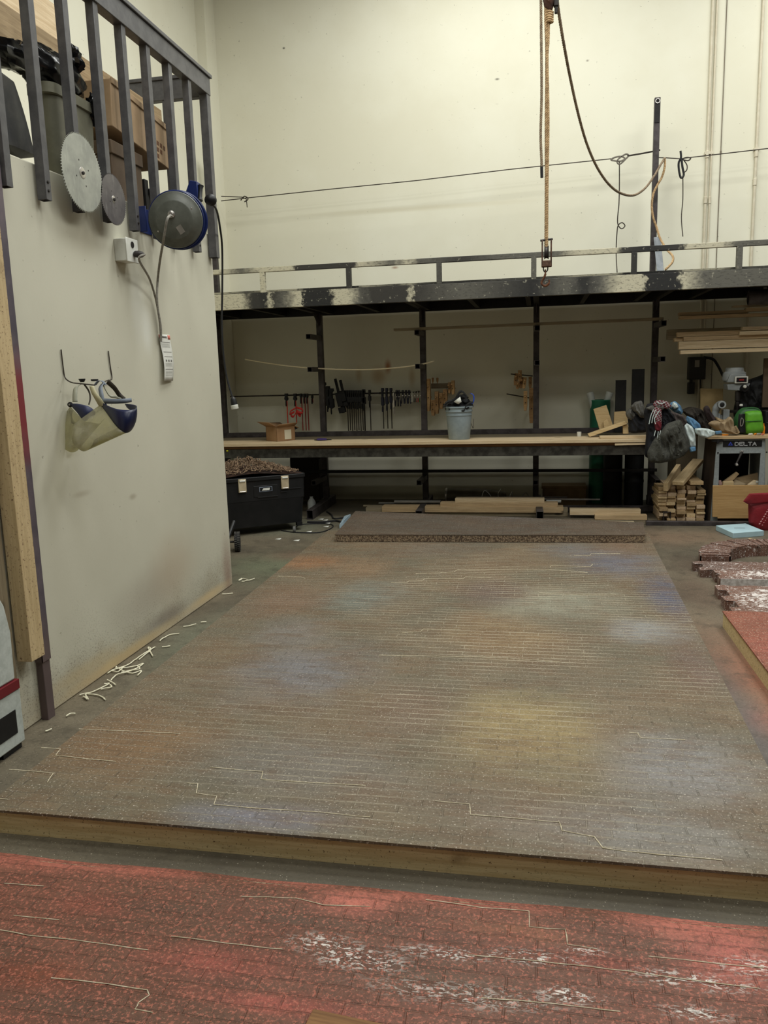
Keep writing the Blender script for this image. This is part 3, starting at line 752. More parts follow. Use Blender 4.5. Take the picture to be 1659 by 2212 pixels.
lb = lump((-2.54, 3.86, 3.22), .08, .20, .06, 1.1, .35, 12); bag.add(lb.v, lb.f)
lb = lump((-2.50, 4.32, 3.36), .06, .05, .07, 5.1, .45, 12); bag.add(lb.v, lb.f)
tag(part('trash_bag', bag, M_bag), 'crumpled shiny black plastic bag slumped over the olive grey bin', 'bag')
# big timbers leaning over the mezzanine
tzz = ox(181, 124, -2.66).z
board('heavy_timber', (-2.70, 3.1, tzz - .10), (-2.70, 5.75, tzz - .10), .08, .20, M_pine2, 'long wide timber plank lying level above the black bag behind the railing', 'board', None)
q0 = ox(120, 28, -2.85)
board('heavy_timber', (-2.88, 3.3, q0.z - .12), (-2.88, q0.y - .05, q0.z - .12), .18, .24, M_pine, 'thick squared timber with a knot behind the first balusters at the upper left', 'board', None)
q1 = ox(20, 20, -2.85)
board('white_board', (-3.04, 2.6, q1.z + .05), (-3.04, q1.y + .05, q1.z + .02), .06, .16, M_white, 'white painted board behind the railing at the top left photo corner', 'board')
bx = thing('cardboard_carton', (-2.62, 4.95, FL), 'long tan cardboard carton with printed lettering, upper one of the stack behind the railing', 'box')
Mx = T(-2.58, 4.97, FL + .36) @ RX(-.10)
part('carton_body', MB().box((-.16, -.37, 0), (.14, .37, .27)), M_card, bx, M=Mx, bevel=.006)
part('lid_flap', MB().box((.135, -.37, .24), (.147, .37, .275)).box((-.16, .37, .1), (.14, .38, .27)), M_card, bx, M=Mx, bevel=.003)
M_print = mat('brown print', (96, 66, 44), None, .8)
pr = MB()
for r_ in range(3):
    for k in range(5 - r_): pr.box((.1405, .10 + k * .045, .10 - r_ * .04), (.1412, .10 + k * .045 + .03, .125 - r_ * .04))
part('printed_lettering', pr, M_print, bx, M=Mx)
bx2 = thing('cardboard_carton', (-2.62, 4.85, FL), 'dark brown cardboard carton under the tan one behind the railing', 'box')
part('carton_body', MB().box((-2.76, 4.60, FL), (-2.46, 4.97, FL + .30)), M_carddk, bx2, bevel=.006)
part('lid', MB().box((-2.77, 4.59, FL + .25), (-2.45, 4.975, FL + .325)), M_carddk, bx2, bevel=.004)
bx3 = thing('cardboard_carton', (-2.9, 5.3, FL + .3), 'open topped cardboard carton with raised flaps at the far end of the mezzanine', 'box')
part('carton_body', MB().box((-3.25, 5.22, FL), (-2.95, 5.7, FL + .62)), M_card, bx3, bevel=.005)
part('flap', MB().add([(-3.25, 5.22, FL + .62), (-2.95, 5.22, FL + .62), (-2.97, 5.12, FL + .76), (-3.23, 5.12, FL + .76)], [(0, 1, 2, 3)]), M_card, bx3, solid=.005)
part('flap', MB().add([(-2.95, 5.22, FL + .62), (-2.95, 5.7, FL + .62), (-2.86, 5.68, FL + .74), (-2.86, 5.24, FL + .74)], [(0, 1, 2, 3)]), M_card, bx3, solid=.005)
mc = thing('machine_stand', (-2.62, 5.45, FL), 'dark steel machine stand behind the blue hose reel', 'stand')
mb = MB().box((-2.78, 5.02, FL), (-2.47, 5.36, FL + .10)).box((-2.80, 5.02, FL + .10), (-2.44, 5.6, FL + .14)); part('stand_body', mb, M_steelblk, mc, bevel=.005)
part('side_plate', MB().box((-2.79, 4.98, FL), (-2.45, 5.03, FL + .19)), M_steelblk, mc, bevel=.004)

# ------------------------------------------------------------------ outlet, plug, cord, tag
ol = thing('outlet_box', (WX, 4.545, 2.33), 'white surface mounted electrical outlet box on the left wall', 'outlet')
part('box_body', MB().box((WX, 4.47, 2.33), (WX + .075, 4.60, 2.455)), M_white, ol, bevel=.004)
part('face_plate', MB().box((WX + .075, 4.465, 2.325), (WX + .081, 4.605, 2.46)), M_white, ol, bevel=.003)
part('receptacle', MB().lathe([(.0001, .003), (.018, .003), (.019, 0)], 16, axisM((WX + .081, 4.535, 2.425), (1, 0, 0))), M_iron, ol)
M_cordg = mat('grey braided cord', (150, 146, 136), (120, 116, 108), .7, 0, 60)
pc = thing('power_cord', (WX, 5.0, 2.0), 'grey power cord looping from the outlet box up to the reel', 'cord')
yp = 4.545; zp = 2.375
part('plug', MB().lathe([(.012, 0), (.019, .008), (.021, .03), (.017, .05), (.008, .062)], 14, axisM((WX + .082, yp, zp), (1, .15, -.1))), M_iron, pc)
A = Vector((WX + .145, yp + .01, zp - .005))
cp = [A] + [ox(a, b, WX + d) for a, b, d in ((300, 560, .12), (322, 600, .07), (335, 640, .03), (341, 670, .02), (346, 705, .018), (347, 738, .018))]
part('cord_run', MB().tube(smoothpath(cp, 6), .0068, 8), M_cordg, pc)
rc = oy(369, 468, 5.0)
cp = [ox(348, 738, WX + .022), ox(347, 705, WX + .028), ox(341, 668, WX + .03), ox(339, 640, WX + .035), ox(341, 600, WX + .05), ox(346, 560, WX + .14), oy(352, 525, 4.60), oy(357, 495, 4.56), oy(361, 474, 4.55), oy(367, 466, 4.60), oy(372, 468, 4.68)]
part('cord_run', MB().tube(smoothpath(cp, 6), .0075, 8), M_cordg, pc)
tg = thing('instruction_tag', (WX, 5.03, 1.63), 'long white printed instruction tag hanging on the cord against the left wall', 'tag')
def tgf(u, w_):
    y = 4.935 + .165 * u + .012 * math.sin((1 - w_) * 4); z = 1.635 + .30 * w_
    return (WX + .012 + .018 * (1 - w_) * (1 - u) + .006 * math.sin(w_ * 5), y - (1 - w_) * .0, z)
part('paper', MB().grid(tgf, 6, 12), M_white, tg, solid=.0012)
M_ink = mat('grey print', (120, 118, 114), None, .8); M_redp = mat('faded red print', (206, 120, 104), None, .8)
def strip(u0, u1, w0, w1, m, nm):
    def fn(u, w_): p_ = tgf(u0 + (u1 - u0) * u, w0 + (w1 - w0) * w_); return (p_[0] + .0016, p_[1], p_[2])
    part(nm, MB().grid(fn, 3, 3), m, tg, solid=.0003)
strip(.0, .22, .90, .99, M_redp, 'red_corner'); strip(.78, 1.0, .90, .99, M_redp, 'red_corner'); strip(.3, .7, .925, .965, M_ink, 'heading')
for z_ in (.83, .62, .52, .25): strip(.12, .9, z_, z_ + .008, M_ink, 'text_line')
for z_ in (.80, .78, .76, .74, .72, .38, .36, .34, .32, .20, .18, .15, .12): strip(.12, .85, z_, z_ + .003, M_ink, 'text_line')
for u_ in (.2, .45, .7): strip(u_, u_ + .12, .42, .46, M_ink, 'pictogram')

# ------------------------------------------------------------------ blue cord reel
rr_ = thing('cord_reel', (WX, 5.25, 2.65), 'round grey and blue retractable cord reel mounted at the mezzanine edge', 'reel')
ctr = oy(378, 475, 4.75); ax = Vector((.22, -1, -.16)).normalized(); RM = axisM(ctr, ax) @ Matrix.Scale(.95, 4)
M_reelg = mat('dark grey reel cover', (98, 100, 92), (84, 86, 78), .42, 0, 10)
M_reelb = mat('blue enamel', (32, 46, 98), (26, 38, 82), .35)
part('front_cover', MB().lathe([(.0001, .022), (.112, .022), (.120, .018), (.142, -.004), (.158, -.012), (.168, -.016), (.171, -.024), (.168, -.034)], 64, RM), M_reelg, rr_)
part('front_flange', MB().lathe([(.165, -.036), (.176, -.034), (.180, -.040), (.178, -.048), (.15, -.05)], 64, RM), M_reelb, rr_, label='blue enamelled front flange')
part('cord_drum', MB().lathe([(.12, -.04), (.14, -.05), (.14, -.12), (.12, -.13)], 48, RM), M_cord, rr_)
for k in range(9):
    rad = .146 + .006 * (k % 2); part('cord_turn', MB().tube([RM @ Vector((rad * math.cos(2 * PI * i / 40), rad * math.sin(2 * PI * i / 40), -.054 - k * .0085)) for i in range(40)], .0048, 6, True), M_cord, rr_)
part('rear_flange', MB().lathe([(.14, -.13), (.178, -.128), (.184, -.134), (.18, -.142), (.06, -.15), (.0001, -.15)], 64, RM), M_reelb, rr_, label='blue enamelled rear flange')
for a in (.75, 3.9): part('screw', MB().lathe([(.0001, .008), (.006, .006), (.007, 0)], 10, RM @ T(.128 * math.cos(a + 0), .128 * math.sin(a + 0), .006)), M_chrome, rr_)
part('strain_relief', MB().lathe([(.022, 0), (.022, .012), (.014, .016), (.012, .03), (.0001, .032)], 16, RM @ T(-.02, .03, .02)), M_chrome, rr_)
lab = oy(400, 486, 5.0)
part('rating_label', MB().box((-.018, -.026, .0222), (.018, .026, .0232), RM @ T(.045, -.05, 0) @ RZ(.75)), M_chrome, rr_, label='small silver rating label')
mb = MB(); a = ox(308, 445, WX + .03); b = ox(333, 508, WX + .03)
mb.box((WX - .0, a.y, b.z), (WX + .008, b.y + .02, a.z)); mb.box((WX, a.y - .004, b.z), (WX + .05, a.y + .004, a.z))
part('wall_bracket', mb, M_reelb, rr_, bevel=.003, label='blue wall bracket')
mb = MB(); g0 = oy(440, 425, 5.35); g1 = oy(445, 445, 5.2)
mb.prism([(g0.x - .10, g0.z - .10), (g0.x - .02, g0.z + .07), (g0.x + .03, g0.z + .06), (g0.x + .03, g0.z - .06), (g0.x - .02, g0.z - .13)], 5.18, 5.24)

part('guide_arm', mb, M_reelb, rr_, bevel=.004)
part('guide_roller', MB().lathe([(.0001, .05), (.02, .05), (.014, .03), (.014, -.03), (.02, -.05), (.0001, -.05)], 16, axisM((g0.x + .04, 5.20, g0.z - .01), (0, .3, 1))), M_black, rr_)
part('cord_stop_ball', MB().lathe([(.001, -.038)] + [(.04 * math.cos(a_), .038 * math.sin(a_)) for a_ in [i * PI / 10 - PI / 2 + .15 for i in range(10)]] + [(.001, .038)], 18, T(oy(455, 432, 5.2))), M_black, rr_)
hc = thing('extension_cord', (WX, 6.0, 1.3), 'black cord hanging from the reel past the wall corner to a white-tipped connector', 'cord')
cp = [oy(458, 440, 5.25), oy(468, 455, 5.45), oy(475, 490, 5.8), oy(480, 540, 6.05), oy(480, 640, 6.1), oy(479, 700, 6.1), oy(482, 760, 6.1), oy(490, 815, 6.1), oy(503, 862, 6.1)]
part('cord_run', MB().tube(smoothpath(cp, 8), .0075, 8), M_cord, hc)
c1 = oy(503, 860, 6.1); c2 = oy(508, 884, 6.1); dd = (c2 - c1)
part('connector_body', MB().lathe([(.010, -.01), (.020, .0), (.024, .012), (.026, .05), (.026, .055)], 16, axisM(c1, dd)), M_black, hc)
part('connector_face', MB().lathe([(.0265, .055), (.029, .058), (.029, .084), (.027, .088), (.0001, .088)], 16, axisM(c1, dd)), M_white, hc, label='white ring on the connector end')

# ------------------------------------------------------------------ leaning stock at the left edge of the photo
M_ang = mat('purple grey angle iron', (96, 90, 98), (112, 104, 108), .45, .3, 5)
def ang_extra():
    s = NT('angle iron with red smear'); v = s.coords()
    sp = s.n('ShaderNodeSeparateXYZ'); s.put(sp.inputs[0], v)
    col = s.mix(s.step(s.noise(v, 4, 5), .35, .65), (112, 102, 108), (84, 78, 88))
    nz = s.math('ADD', sp.outputs[2], s.math('MULTIPLY', s.noise(v, 5, 4), .3))
    red = s.math('MULTIPLY', s.step(nz, 1.35, 1.6), s.step(nz, 2.0, 1.75))
    col = s.mix(s.math('MULTIPLY', red, .75), col, (140, 32, 38))
    low = s.step(nz, .75, .5); col = s.mix(s.math('MULTIPLY', low, .7), col, (104, 88, 84))
    s.color(col); s.rough(.45); s.b.inputs['Metallic'].default_value = .3
    return s.m
t = thing('angle_iron', (WX, 3.38, 0), 'long purple grey steel angle leaning upright against the left wall', 'steel bar')
Ma = ang_extra()
mb = MB().box((WX + .005, 3.355, .30), (WX + .047, 3.360, 3.4)).box((WX + .042, 3.355, .30), (WX + .047, 3.425, 3.4))
part('upper_length', mb, Ma, t, M=T(0, 0, 0), bevel=.001)
mb = MB().box((WX + .005, 3.36, .0), (WX + .040, 3.365, .46)).box((WX + .036, 3.362, .0), (WX + .041, 3.42, .46))
part('lower_length', mb, Ma, t, M=T(0, 0, 0), bevel=.001)
board('leaning_upright', (WX + .055, 3.262, .36), (WX + .055, 3.262, 3.3), .105, .075, wood('yellow stud', (200, 178, 138), (180, 158, 118), True, .6, (110, 84, 60)), 'pale yellow timber stud standing against the left wall beside the steel angle', 'board', None, up=(1, 0, 0))
board('leaning_upright', (WX + .012, 3.16, .0), (WX + .012, 3.16, 2.9), .06, .02, M_greyw, 'thin grey strip reaching the floor behind the yellow stud', 'board', None, up=(1, 0, 0))  # thin flat upright strip in a greyish tone
mc = thing('shop_machine', (-2.4, 2.95, 0), 'white machine housing with a dark red stripe at the lower left photo edge', 'machine')
M_wm = mat('speckled white enamel', (186, 192, 186), (170, 176, 170), .45, 0, 30)
def mfn(u, w_):
    a = PI * .5 * u; zz = .20 + .56 * w_
    return (-2.405 + .22 * (0) , 0, zz)
prof = [(2.30, .30), (3.07, .30), (3.08, .55), (3.055, .68), (3.0, .78), (2.9, .84), (2.3, .84)]
def yprism(poly, x0, x1):
    n = len(poly); vs = [(x0, p_[0], p_[1]) for p_ in poly] + [(x1, p_[0], p_[1]) for p_ in poly]
    fs = [tuple(range(n)), tuple(range(2 * n - 1, n - 1, -1))] + [((i + 1) % n, i, n + i, n + (i + 1) % n) for i in range(n)]
    return MB().add(vs, fs)
part('upper_housing', yprism([(2.30, .33), (3.075, .33), (3.08, .55), (3.055, .68), (3.0, .78), (2.9, .84), (2.3, .84)], -2.75 + .36, -2.32), M_wm, mc, bevel=.01)
part('red_stripe', yprism([(2.30, .285), (3.085, .285), (3.085, .33), (2.30, .33)], -2.395, -2.31), mat('dark red stripe', (104, 26, 34), None, .4), mc, bevel=.002)
mb = yprism([(2.30, .03), (3.09, .03), (3.09, .285), (2.3, .285)], -2.40, -2.315); part('lower_housing', mb, M_wm, mc, bevel=.006)
part('vent_slot', yprism([(2.5, .09), (3.04, .09), (3.04, .20), (2.5, .20)], -2.316, -2.312), M_black, mc)
part('machine_foot', MB().box((-2.40, 2.95, 0), (-2.33, 3.08, .03)), M_black, mc)

# ------------------------------------------------------------------ hooks and face shields
M_visor = NT('scratched clear visor'); s = M_visor; v = s.coords()
mxs = s.n('ShaderNodeMixShader'); tr = s.n('ShaderNodeBsdfTransparent'); tr.inputs[0].default_value = L((232, 230, 206))
s.color(s.mix(s.step(s.noise(v, 14, 5), .4, .65), (172, 168, 148), (150, 146, 126))); s.rough(.25); s.b.inputs['Specular IOR Level'].default_value = .6
s.put(mxs.inputs[0], s.math('ADD', s.math('MULTIPLY', s.step(s.noise(v, 10, 5), .35, .7), .25), .28)); s.put(mxs.inputs[1], tr.outputs[0]); s.put(mxs.inputs[2], s.b.outputs[0])
s.put(s.t.nodes['Material Output'].inputs[0], mxs.outputs[0]); M_visor = s.m
M_band = mat('pale grey band', (176, 176, 158), (158, 158, 142), .5)
M_bandb = mat('blue grey band', (122, 130, 140), (104, 112, 124), .5)
M_bandd = mat('dark strap', (72, 66, 56), (58, 52, 44), .6)
hk = thing('wire_hook', (WX, 3.85, 1.65), 'left one of the two bent wire hooks on the wall holding the face shields', 'hook', 'wire hooks')
part('hook_wire', MB().tube(smoothpath([ox(132, 755, WX + .006), ox(136, 790, WX + .006), ox(140, 814, WX + .008), oy(148, 823, 3.80), oy(158, 827, 3.77), oy(166, 828, 3.74), oy(205, 832, 3.70)], 5), .0035, 6), M_wire, hk)
hk2 = thing('wire_hook', (WX, 4.3, 1.65), 'right one of the two bent wire hooks on the wall holding the face shields', 'hook', 'wire hooks')
part('hook_wire', MB().tube(smoothpath([ox(234, 758, WX + .006), ox(238, 790, WX + .006), ox(242, 816, WX + .01), oy(238, 821, 4.15), oy(232, 822, 4.05), oy(222, 826, 3.9)], 5), .0035, 6), M_wire, hk2)
def ribbon(mb, pts, wv, t_=.002, k=5):
    """flat band: centre line pts, half-width vector wv (single or list)"""
    P = smoothpath(pts, k); n = len(P)
    W = wv if isinstance(wv, list) else [wv] * 2
    vs = []
    for i, p_ in enumerate(P):
        u = i / (n - 1); w_ = Vector(W[0]).lerp(Vector(W[-1]), u); vs += [p_ - w_, p_ + w_]
    fs = [(2 * i, 2 * i + 1, 2 * i + 3, 2 * i + 2) for i in range(n - 1)]
    return mb.add(vs, fs)
def shield(dx, dy, dz, label, crown_m, band_m, Y0, crown, pivot, visor_top, visor_bot, bands):
    t = thing('face_shield', oy(*pivot, Y0), label, 'face shield')
    P0 = [oy(a, b, Y0 + d) for a, b, d in visor_top]; P1 = [oy(a, b, Y0 + d) for a, b, d in visor_bot]
    A = smoothpath(P0, 5); B = smoothpath(P1, 5); n = min(len(A), len(B)); vs = []; fs = []
    m_ = 9
    for i in range(n):
        for j in range(m_): vs.append(A[i].lerp(B[i], j / (m_ - 1)))
    for i in range(n - 1):
        for j in range(m_ - 1): a = i * m_ + j; fs.append((a, a + m_, a + m_ + 1, a + 1))
    part('visor', MB().add(vs, fs), M_visor, t, solid=.0016)
    C0 = [oy(a, b, Y0 + d) for a, b, d in crown[0]]; C1 = [oy(a, b, Y0 + d) for a, b, d in crown[1]]
    A = smoothpath(C0, 5); B = smoothpath(C1, 5); n = min(len(A), len(B)); vs = []; fs = []
    for i in range(n):
        for j in range(m_):
            q_ = j / (m_ - 1); p_ = A[i].lerp(B[i], q_); bul = math.sin(PI * q_) * .022 * math.sin(PI * i / (n - 1))
            vs.append(p_ + Vector((.6, -.6, .1)) * bul)
    for i in range(n - 1):
        for j in range(m_ - 1): a = i * m_ + j; fs.append((a, a + m_, a + m_ + 1, a + 1))
    part('crown_guard', MB().add(vs, fs), crown_m, t, solid=.003)
    pv = oy(*pivot, Y0 - .01)
    part('pivot_knob', MB().lathe([(.0001, .012), (.006, .012), (.008, .009), (.013, .008), (.014, 0)], 16, axisM(pv, (.2, -1, 0))), M_blue if crown_m is M_blue else M_black, t)
    part('pivot_screw', MB().lathe([(.0001, .016), (.004, .015), (.005, .011)], 10, axisM(pv, (.2, -1, 0))), M_chrome, t)
    for pts, hw0, hw1, m_b in bands:
        P_ = [oy(a, b, Y0 + d) for a, b, d in pts]
        part('headband', ribbon(MB(), P_, [hw0, hw1]), m_b, t, solid=.0025)
    return t
Y0 = 3.70
shield(0, 0, 0, 'front face shield with a navy crown and scratched clear visor hanging on the wall hooks', M_blue, M_bandb, Y0,
       ([(222, 870, -.02), (232, 876, -.05), (255, 884, -.09), (280, 886, -.08), (294, 882, -.02), (292, 875, .05), (270, 872, .10)],
        [(222, 880, -.02), (236, 900, -.055), (253, 922, -.10), (271, 935, -.10), (286, 926, -.04), (294, 900, .03), (274, 880, .10)]), (225, 875),
       [(220, 872, 0), (234, 897, -.055), (253, 922, -.10), (271, 934, -.10), (284, 926, -.02), (290, 905, .06)],
       [(157, 918, -.05), (155, 940, -.09), (160, 960, -.13), (180, 975, -.12), (196, 966, -.03), (204, 950, .06)],
       [([(222, 870, -.01), (219, 852, .0), (217, 838, .02), (222, 828, .05)], (.012, 0, 0), (.010, 0, .004), M_bandb),
        ([(232, 824, .06), (247, 838, .10), (257, 852, .13), (268, 862, .12)], (.008, 0, .010), (.010, 0, .006), M_bandd),
        ([(222, 866, -.01), (245, 867, -.03), (270, 866, -.02), (284, 864, .03)], (0, 0, .013), (0, 0, .010), M_bandb),
        ([(198, 834, -.02), (203, 848, -.03), (212, 862, -.03), (222, 878, -.02)], (.012, 0, 0), (.020, 0, .0), mat('yellowed band', (190, 184, 148), (170, 164, 130), .5)),
        ([(222, 830, .05), (236, 854, .10), (250, 858, .12), (262, 862, .12)], (0, 0, .006), (0, 0, .006), M_band),
        ([(205, 832, .03), (213, 823, .04), (222, 824, .05), (228, 832, .06)], (0, 0.012, 0), (0, .012, 0), M_bandb)])
part('ratchet_knob', MB().lathe([(.018, 0), (.018, .008), (.012, .010), (.0001, .010)], 18, axisM(oy(204, 819, 3.74), (0, 0, -1))), M_black, [o for o in bpy.data.objects if o.name == 'face_shield'][0])
Y1 = 3.84
sh2 = shield(0, 0, 0, 'rear face shield, yellowed and scratched, hanging nearer the wall behind the front one', mat('dusty navy', (44, 50, 84), (34, 38, 66), .5), M_band, Y1,
       ([(152, 872, -.02), (165, 872, -.04), (185, 876, -.05), (198, 882, -.03), (206, 890, .0)],
        [(157, 880, -.02), (166, 890, -.04), (182, 909, -.06), (194, 902, -.04), (205, 896, 0)]), (152, 874),
       [(152, 878, 0), (165, 892, -.04), (182, 909, -.06), (196, 912, -.05), (215, 915, .02), (225, 905, .06)],
       [(126, 916, -.0), (126, 935, -.02), (134, 962, -.04), (150, 976, -.05), (166, 974, .0), (176, 960, .04)],
       [([(162, 868, -.01), (162, 850, 0), (165, 836, .02), (177, 829, .05)], (.014, 0, 0), (.012, 0, .006), M_band),
        ([(182, 830, .05), (192, 845, .07), (195, 860, .06), (192, 874, .04)], (.004, 0, .003), (.004, 0, 0), M_bandd),
        ([(154, 886, .02), (152, 900, .03), (158, 912, .03), (168, 916, .02)], (.010, 0, 0), (.010, 0, .006), M_band)])
part('ratchet_knob', MB().lathe([(.017, 0), (.017, .004), (.010, .018), (.0001, .018)], 18, axisM(oy(177, 818, 3.86), (0, 0, -1))), M_black, sh2)

# ------------------------------------------------------------------ welded steel rack along the back wall
FY = 8.5                                    # front beam of the upper deck
def wX(px, py=620, Y=FY): return oy(px, py, Y).x
def painted_steel(name, stops, row, seed=0.0):
    """old cream and charcoal paint in lengths along the beam; stops are (pixel column, colour)"""
    s = NT(name); v = s.coords(); sp = s.n('ShaderNodeSeparateXYZ'); s.put(sp.inputs[0], v)
    nz = s.math('MULTIPLY', s.math('SUBTRACT', s.noise(s.mapping(v, loc=(seed, 0, 0)), 14, 5, .7), .5), .28)
    x = s.math('ADD', sp.outputs[0], nz)
    x0, x1 = -3.6, 2.6
    f = s.math('DIVIDE', s.math('SUBTRACT', x, x0), x1 - x0)
    col = s.ramp(f, [((wX(p_, row) - x0) / (x1 - x0), c) for p_, c in stops])
    n2 = s.noise(s.mapping(v, scale=(1, 1, 3)), 22, 5, .7)
    col = s.mix(s.math('MULTIPLY', s.step(n2, .52, .62), .55), col, (52, 50, 47))
    col = s.mix(s.math('MULTIPLY', s.step(s.noise(v, 31, 3), .64, .7), .6), col, (168, 164, 146))
    s.color(col); s.rough(.55); s.bump(n2, .2, .003)
    return s.m
cr, gy, dk, bk = (196, 190, 166), (98, 96, 88), (58, 56, 52), (36, 36, 36)
M_beam = painted_steel('upper beam paint', [(478, cr), (520, cr), (540, dk), (574, bk), (578, cr), (584, cr), (588, dk), (615, gy), (640, cr), (651, cr), (654, bk), (716, bk), (722, cr), (752, cr), (775, gy), (800, dk), (882, dk), (886, cr), (890, cr), (894, dk), (1000, gy), (1150, bk), (1225, gy), (1262, bk), (1300, gy), (1340, cr), (1390, cr), (1396, bk), (1468, bk), (1474, cr), (1520, gy), (1560, gy)], 620)
M_rail = painted_steel('upper rail paint', [(478, cr), (520, gy), (560, cr), (628, cr), (640, dk), (760, dk), (775, cr), (850, gy), (880, cr), (900, gy), (1000, dk), (1080, gy), (1140, gy), (1200, gy), (1250, cr), (1330, cr), (1345, dk), (1400, bk), (1475, dk), (1480, cr), (1560, cr), (1590, gy), (1640, gy)], 550, 3.3)
rk = thing('steel_rack', (0, PY, 0), 'welded square tube steel rack with raised railed deck along the back wall', 'rack')
ZB, ZT = 2.365, 2.53
RL, RR = -4.05, 2.9
part('front_beam', MB().box((RL, FY, ZB), (RR, FY + .055, ZT)), M_beam, rk, M=T(0, 0, 0), bevel=.003)
part('rear_beam', MB().box((RL, 9.90, ZB), (RR, 9.955, ZT)), M_steelblk, rk, bevel=.003)
part('deck_plate', MB().box((RL, FY + .02, ZT), (RR, 10.25, ZT + .006)), M_steelblk, rk)  # plate carried past the rear beam to block lamp light behind it
part('deck_curb', MB().box((RL, FY + .12, ZT + .006), (RR, FY + .16, ZT + .035)), M_rail, rk, M=T(0, 0, 0))
mb = MB()
for k in range(12): x = RL + .3 + k * .6; mb.box((x, FY + .055, ZB + .01), (x + .05, 9.90, ZT - .01))
part('deck_joists', mb, M_steelblk, rk)
part('guard_rail', MB().box((RL, FY, 2.742), (RR, FY + .05, 2.792)), M_rail, rk, M=T(0, 0, 0), bevel=.003)
gp = []
for px in (565, 752, 948, 1153, 1370, 1597):
    x = oy(px, 580, FY).x
    part('guard_post', MB().sqtube((x, FY + .025, ZT), (x, FY + .025, 2.742), .052), M_rail, rk, M=T(0, 0, 0), bevel=.002)
x = oy(486, 600, FY).x
PX = [oy(697, 870, PY).x, oy(916, 870, PY).x, oy(1158, 870, PY).x, oy(1411, 870, PY).x]
PX.append(PX[-1] + 1.32); PX.insert(0, PX[0] - 1.30)
for i, x in enumerate(PX):
    part('post', MB().sqtube((x, PY, 0), (x, PY, 4.3 if i == 0 else ZB), .068, .004), M_steel, rk, bevel=.003)
    # knee brace from post to front beam
    part('cantilever_arm', MB().sqtube((x, PY, ZB + .035), (x, FY + .06, ZB + .035), .06, .004), M_steelblk, rk, bevel=.002)
    part('gusset', MB().add([(x - .004, PY - .034, ZB + .01), (x - .004, PY - .034, ZB - .14), (x - .004, PY - .30, ZB + .01), (x + .004, PY - .034, ZB + .01), (x + .004, PY - .034, ZB - .14), (x + .004, PY - .30, ZB + .01)], [(0, 1, 2), (5, 4, 3), (0, 3, 4, 1), (1, 4, 5, 2), (2, 5, 3, 0)]), M_steel, rk)
    if i: 
        for z in (2.085, 1.708, .372):
            part('arm', MB().sqtube((x + (.012 if z > 1 else 0), 9.19, z), (x, PY, z), .055, .005), M_steel, rk, bevel=.001)
    part('foot_tube', MB().sqtube((x + .05, 8.80, .055), (x + .02, 10.0, .055), .075, .005, .11), M_steel, rk, bevel=.002)
part('back_rail', MB().box((RL, 9.66, .888), (1.22, 9.71, .948)), M_steel, rk, bevel=.003)
part('lower_tie_bar', MB().box((RL + .5, 9.66, .432), (1.34, 9.70, .466)), M_steelblk, rk, bevel=.003)
part('bench_beam', MB().box((RL, 8.74, .725), (1.22, 8.80, .825)), mat('bench beam steel', (78, 76, 70), (48, 46, 42), .45, .4, 10), rk, bevel=.003)
part('base_rail', MB().box((1.10, 8.60, 0), (RR, 8.66, .045)), M_steel, rk, bevel=.003)
part('base_rail', MB().sqtube((.2, 9.35, .055), (1.28, 9.35, .055), .06, .004), M_steel, rk, bevel=.003)
# pole standing on the deck
pl = thing('standing_pole', (1.25, 9.86, ZT), 'dark square steel pole standing upright on the rack deck against the back wall', 'pole')
ptop = oy(1420, 212, 9.9); pb = oy(1412, 585, 9.9)
part('pole_tube', MB().sqtube((ptop.x, 9.9, 2.54), (ptop.x, 9.9, ptop.z), .062, .005), M_steel, pl, bevel=.003)
part('pipe_end', MB().lathe([(.018, -.004), (.027, -.004), (.027, .012), (.018, .012), (.018, -.004)], 18, axisM((ptop.x, 9.865, ptop.z - .04), (0, -1, 0))), M_chrome, pl, label='light round pipe end')
part('pipe_end', MB().box((ptop.x - .026, 9.862, ptop.z - .26), (ptop.x + .026, 9.869, ptop.z - .015)), M_steelblk, pl)
board('leaning_angle_steel', (ptop.x + .075, 9.72, 2.545), (ptop.x + .03, 9.83, 3.06), .075, .018, mat('galvanised', (138, 142, 146), (116, 120, 124), .4, .5, 8), 'short light grey steel length leaning on the dark pole', 'steel bar', None, up=(0, -1, 0))

# ------------------------------------------------------------------ wires stretched along the wall above the deck
WY = 10.0
wr = thing('guy_wire', oy(1000, 380, WY), 'long thin dark wire strung across the wall above the rack', 'wire')
def P_(a, b, Y=WY): return oy(a, b, Y)
part('wire_run', MB().tube([P_(478, 434), P_(530, 428), P_(700, 410), P_(900, 390), P_(1100, 366), P_(1320, 343)], .0055, 6), M_wire, wr)
part('wire_run', MB().tube([P_(478, 424), P_(524, 426), P_(532, 430), P_(534, 448)], .0055, 6), M_wire, wr)
part('wire_knot', MB().tube(smoothpath([P_(520, 433), P_(528, 424), P_(536, 430), P_(528, 436)], 4), .007, 6), M_wire, wr)
part('wire_run', MB().tube([P_(1355, 337), P_(1390, 331), P_(1426, 324)], .009, 6), M_wire, wr)
for lp in ([(1320, 345), (1328, 340), (1342, 338), (1350, 343), (1340, 348), (1326, 347)], [(1334, 346), (1340, 340), (1352, 333), (1358, 336), (1352, 343), (1340, 354), (1334, 352)]):
    part('thimble', MB().tube(smoothpath([P_(*q) for q in lp], 5, True), .009, 6, True), mat('grey shackle', (120, 114, 104), (96, 90, 82), .5, .4), wr)
part('wire_tail', MB().tube(smoothpath([P_(1338, 350), P_(1338, 400), P_(1337, 440), P_(1334, 480), P_(1342, 494), P_(1350, 488), P_(1344, 481), P_(1336, 486), P_(1333, 500), P_(1331, 545), P_(1333, 588, 9.4)], 6), .006, 6), M_wire, wr)
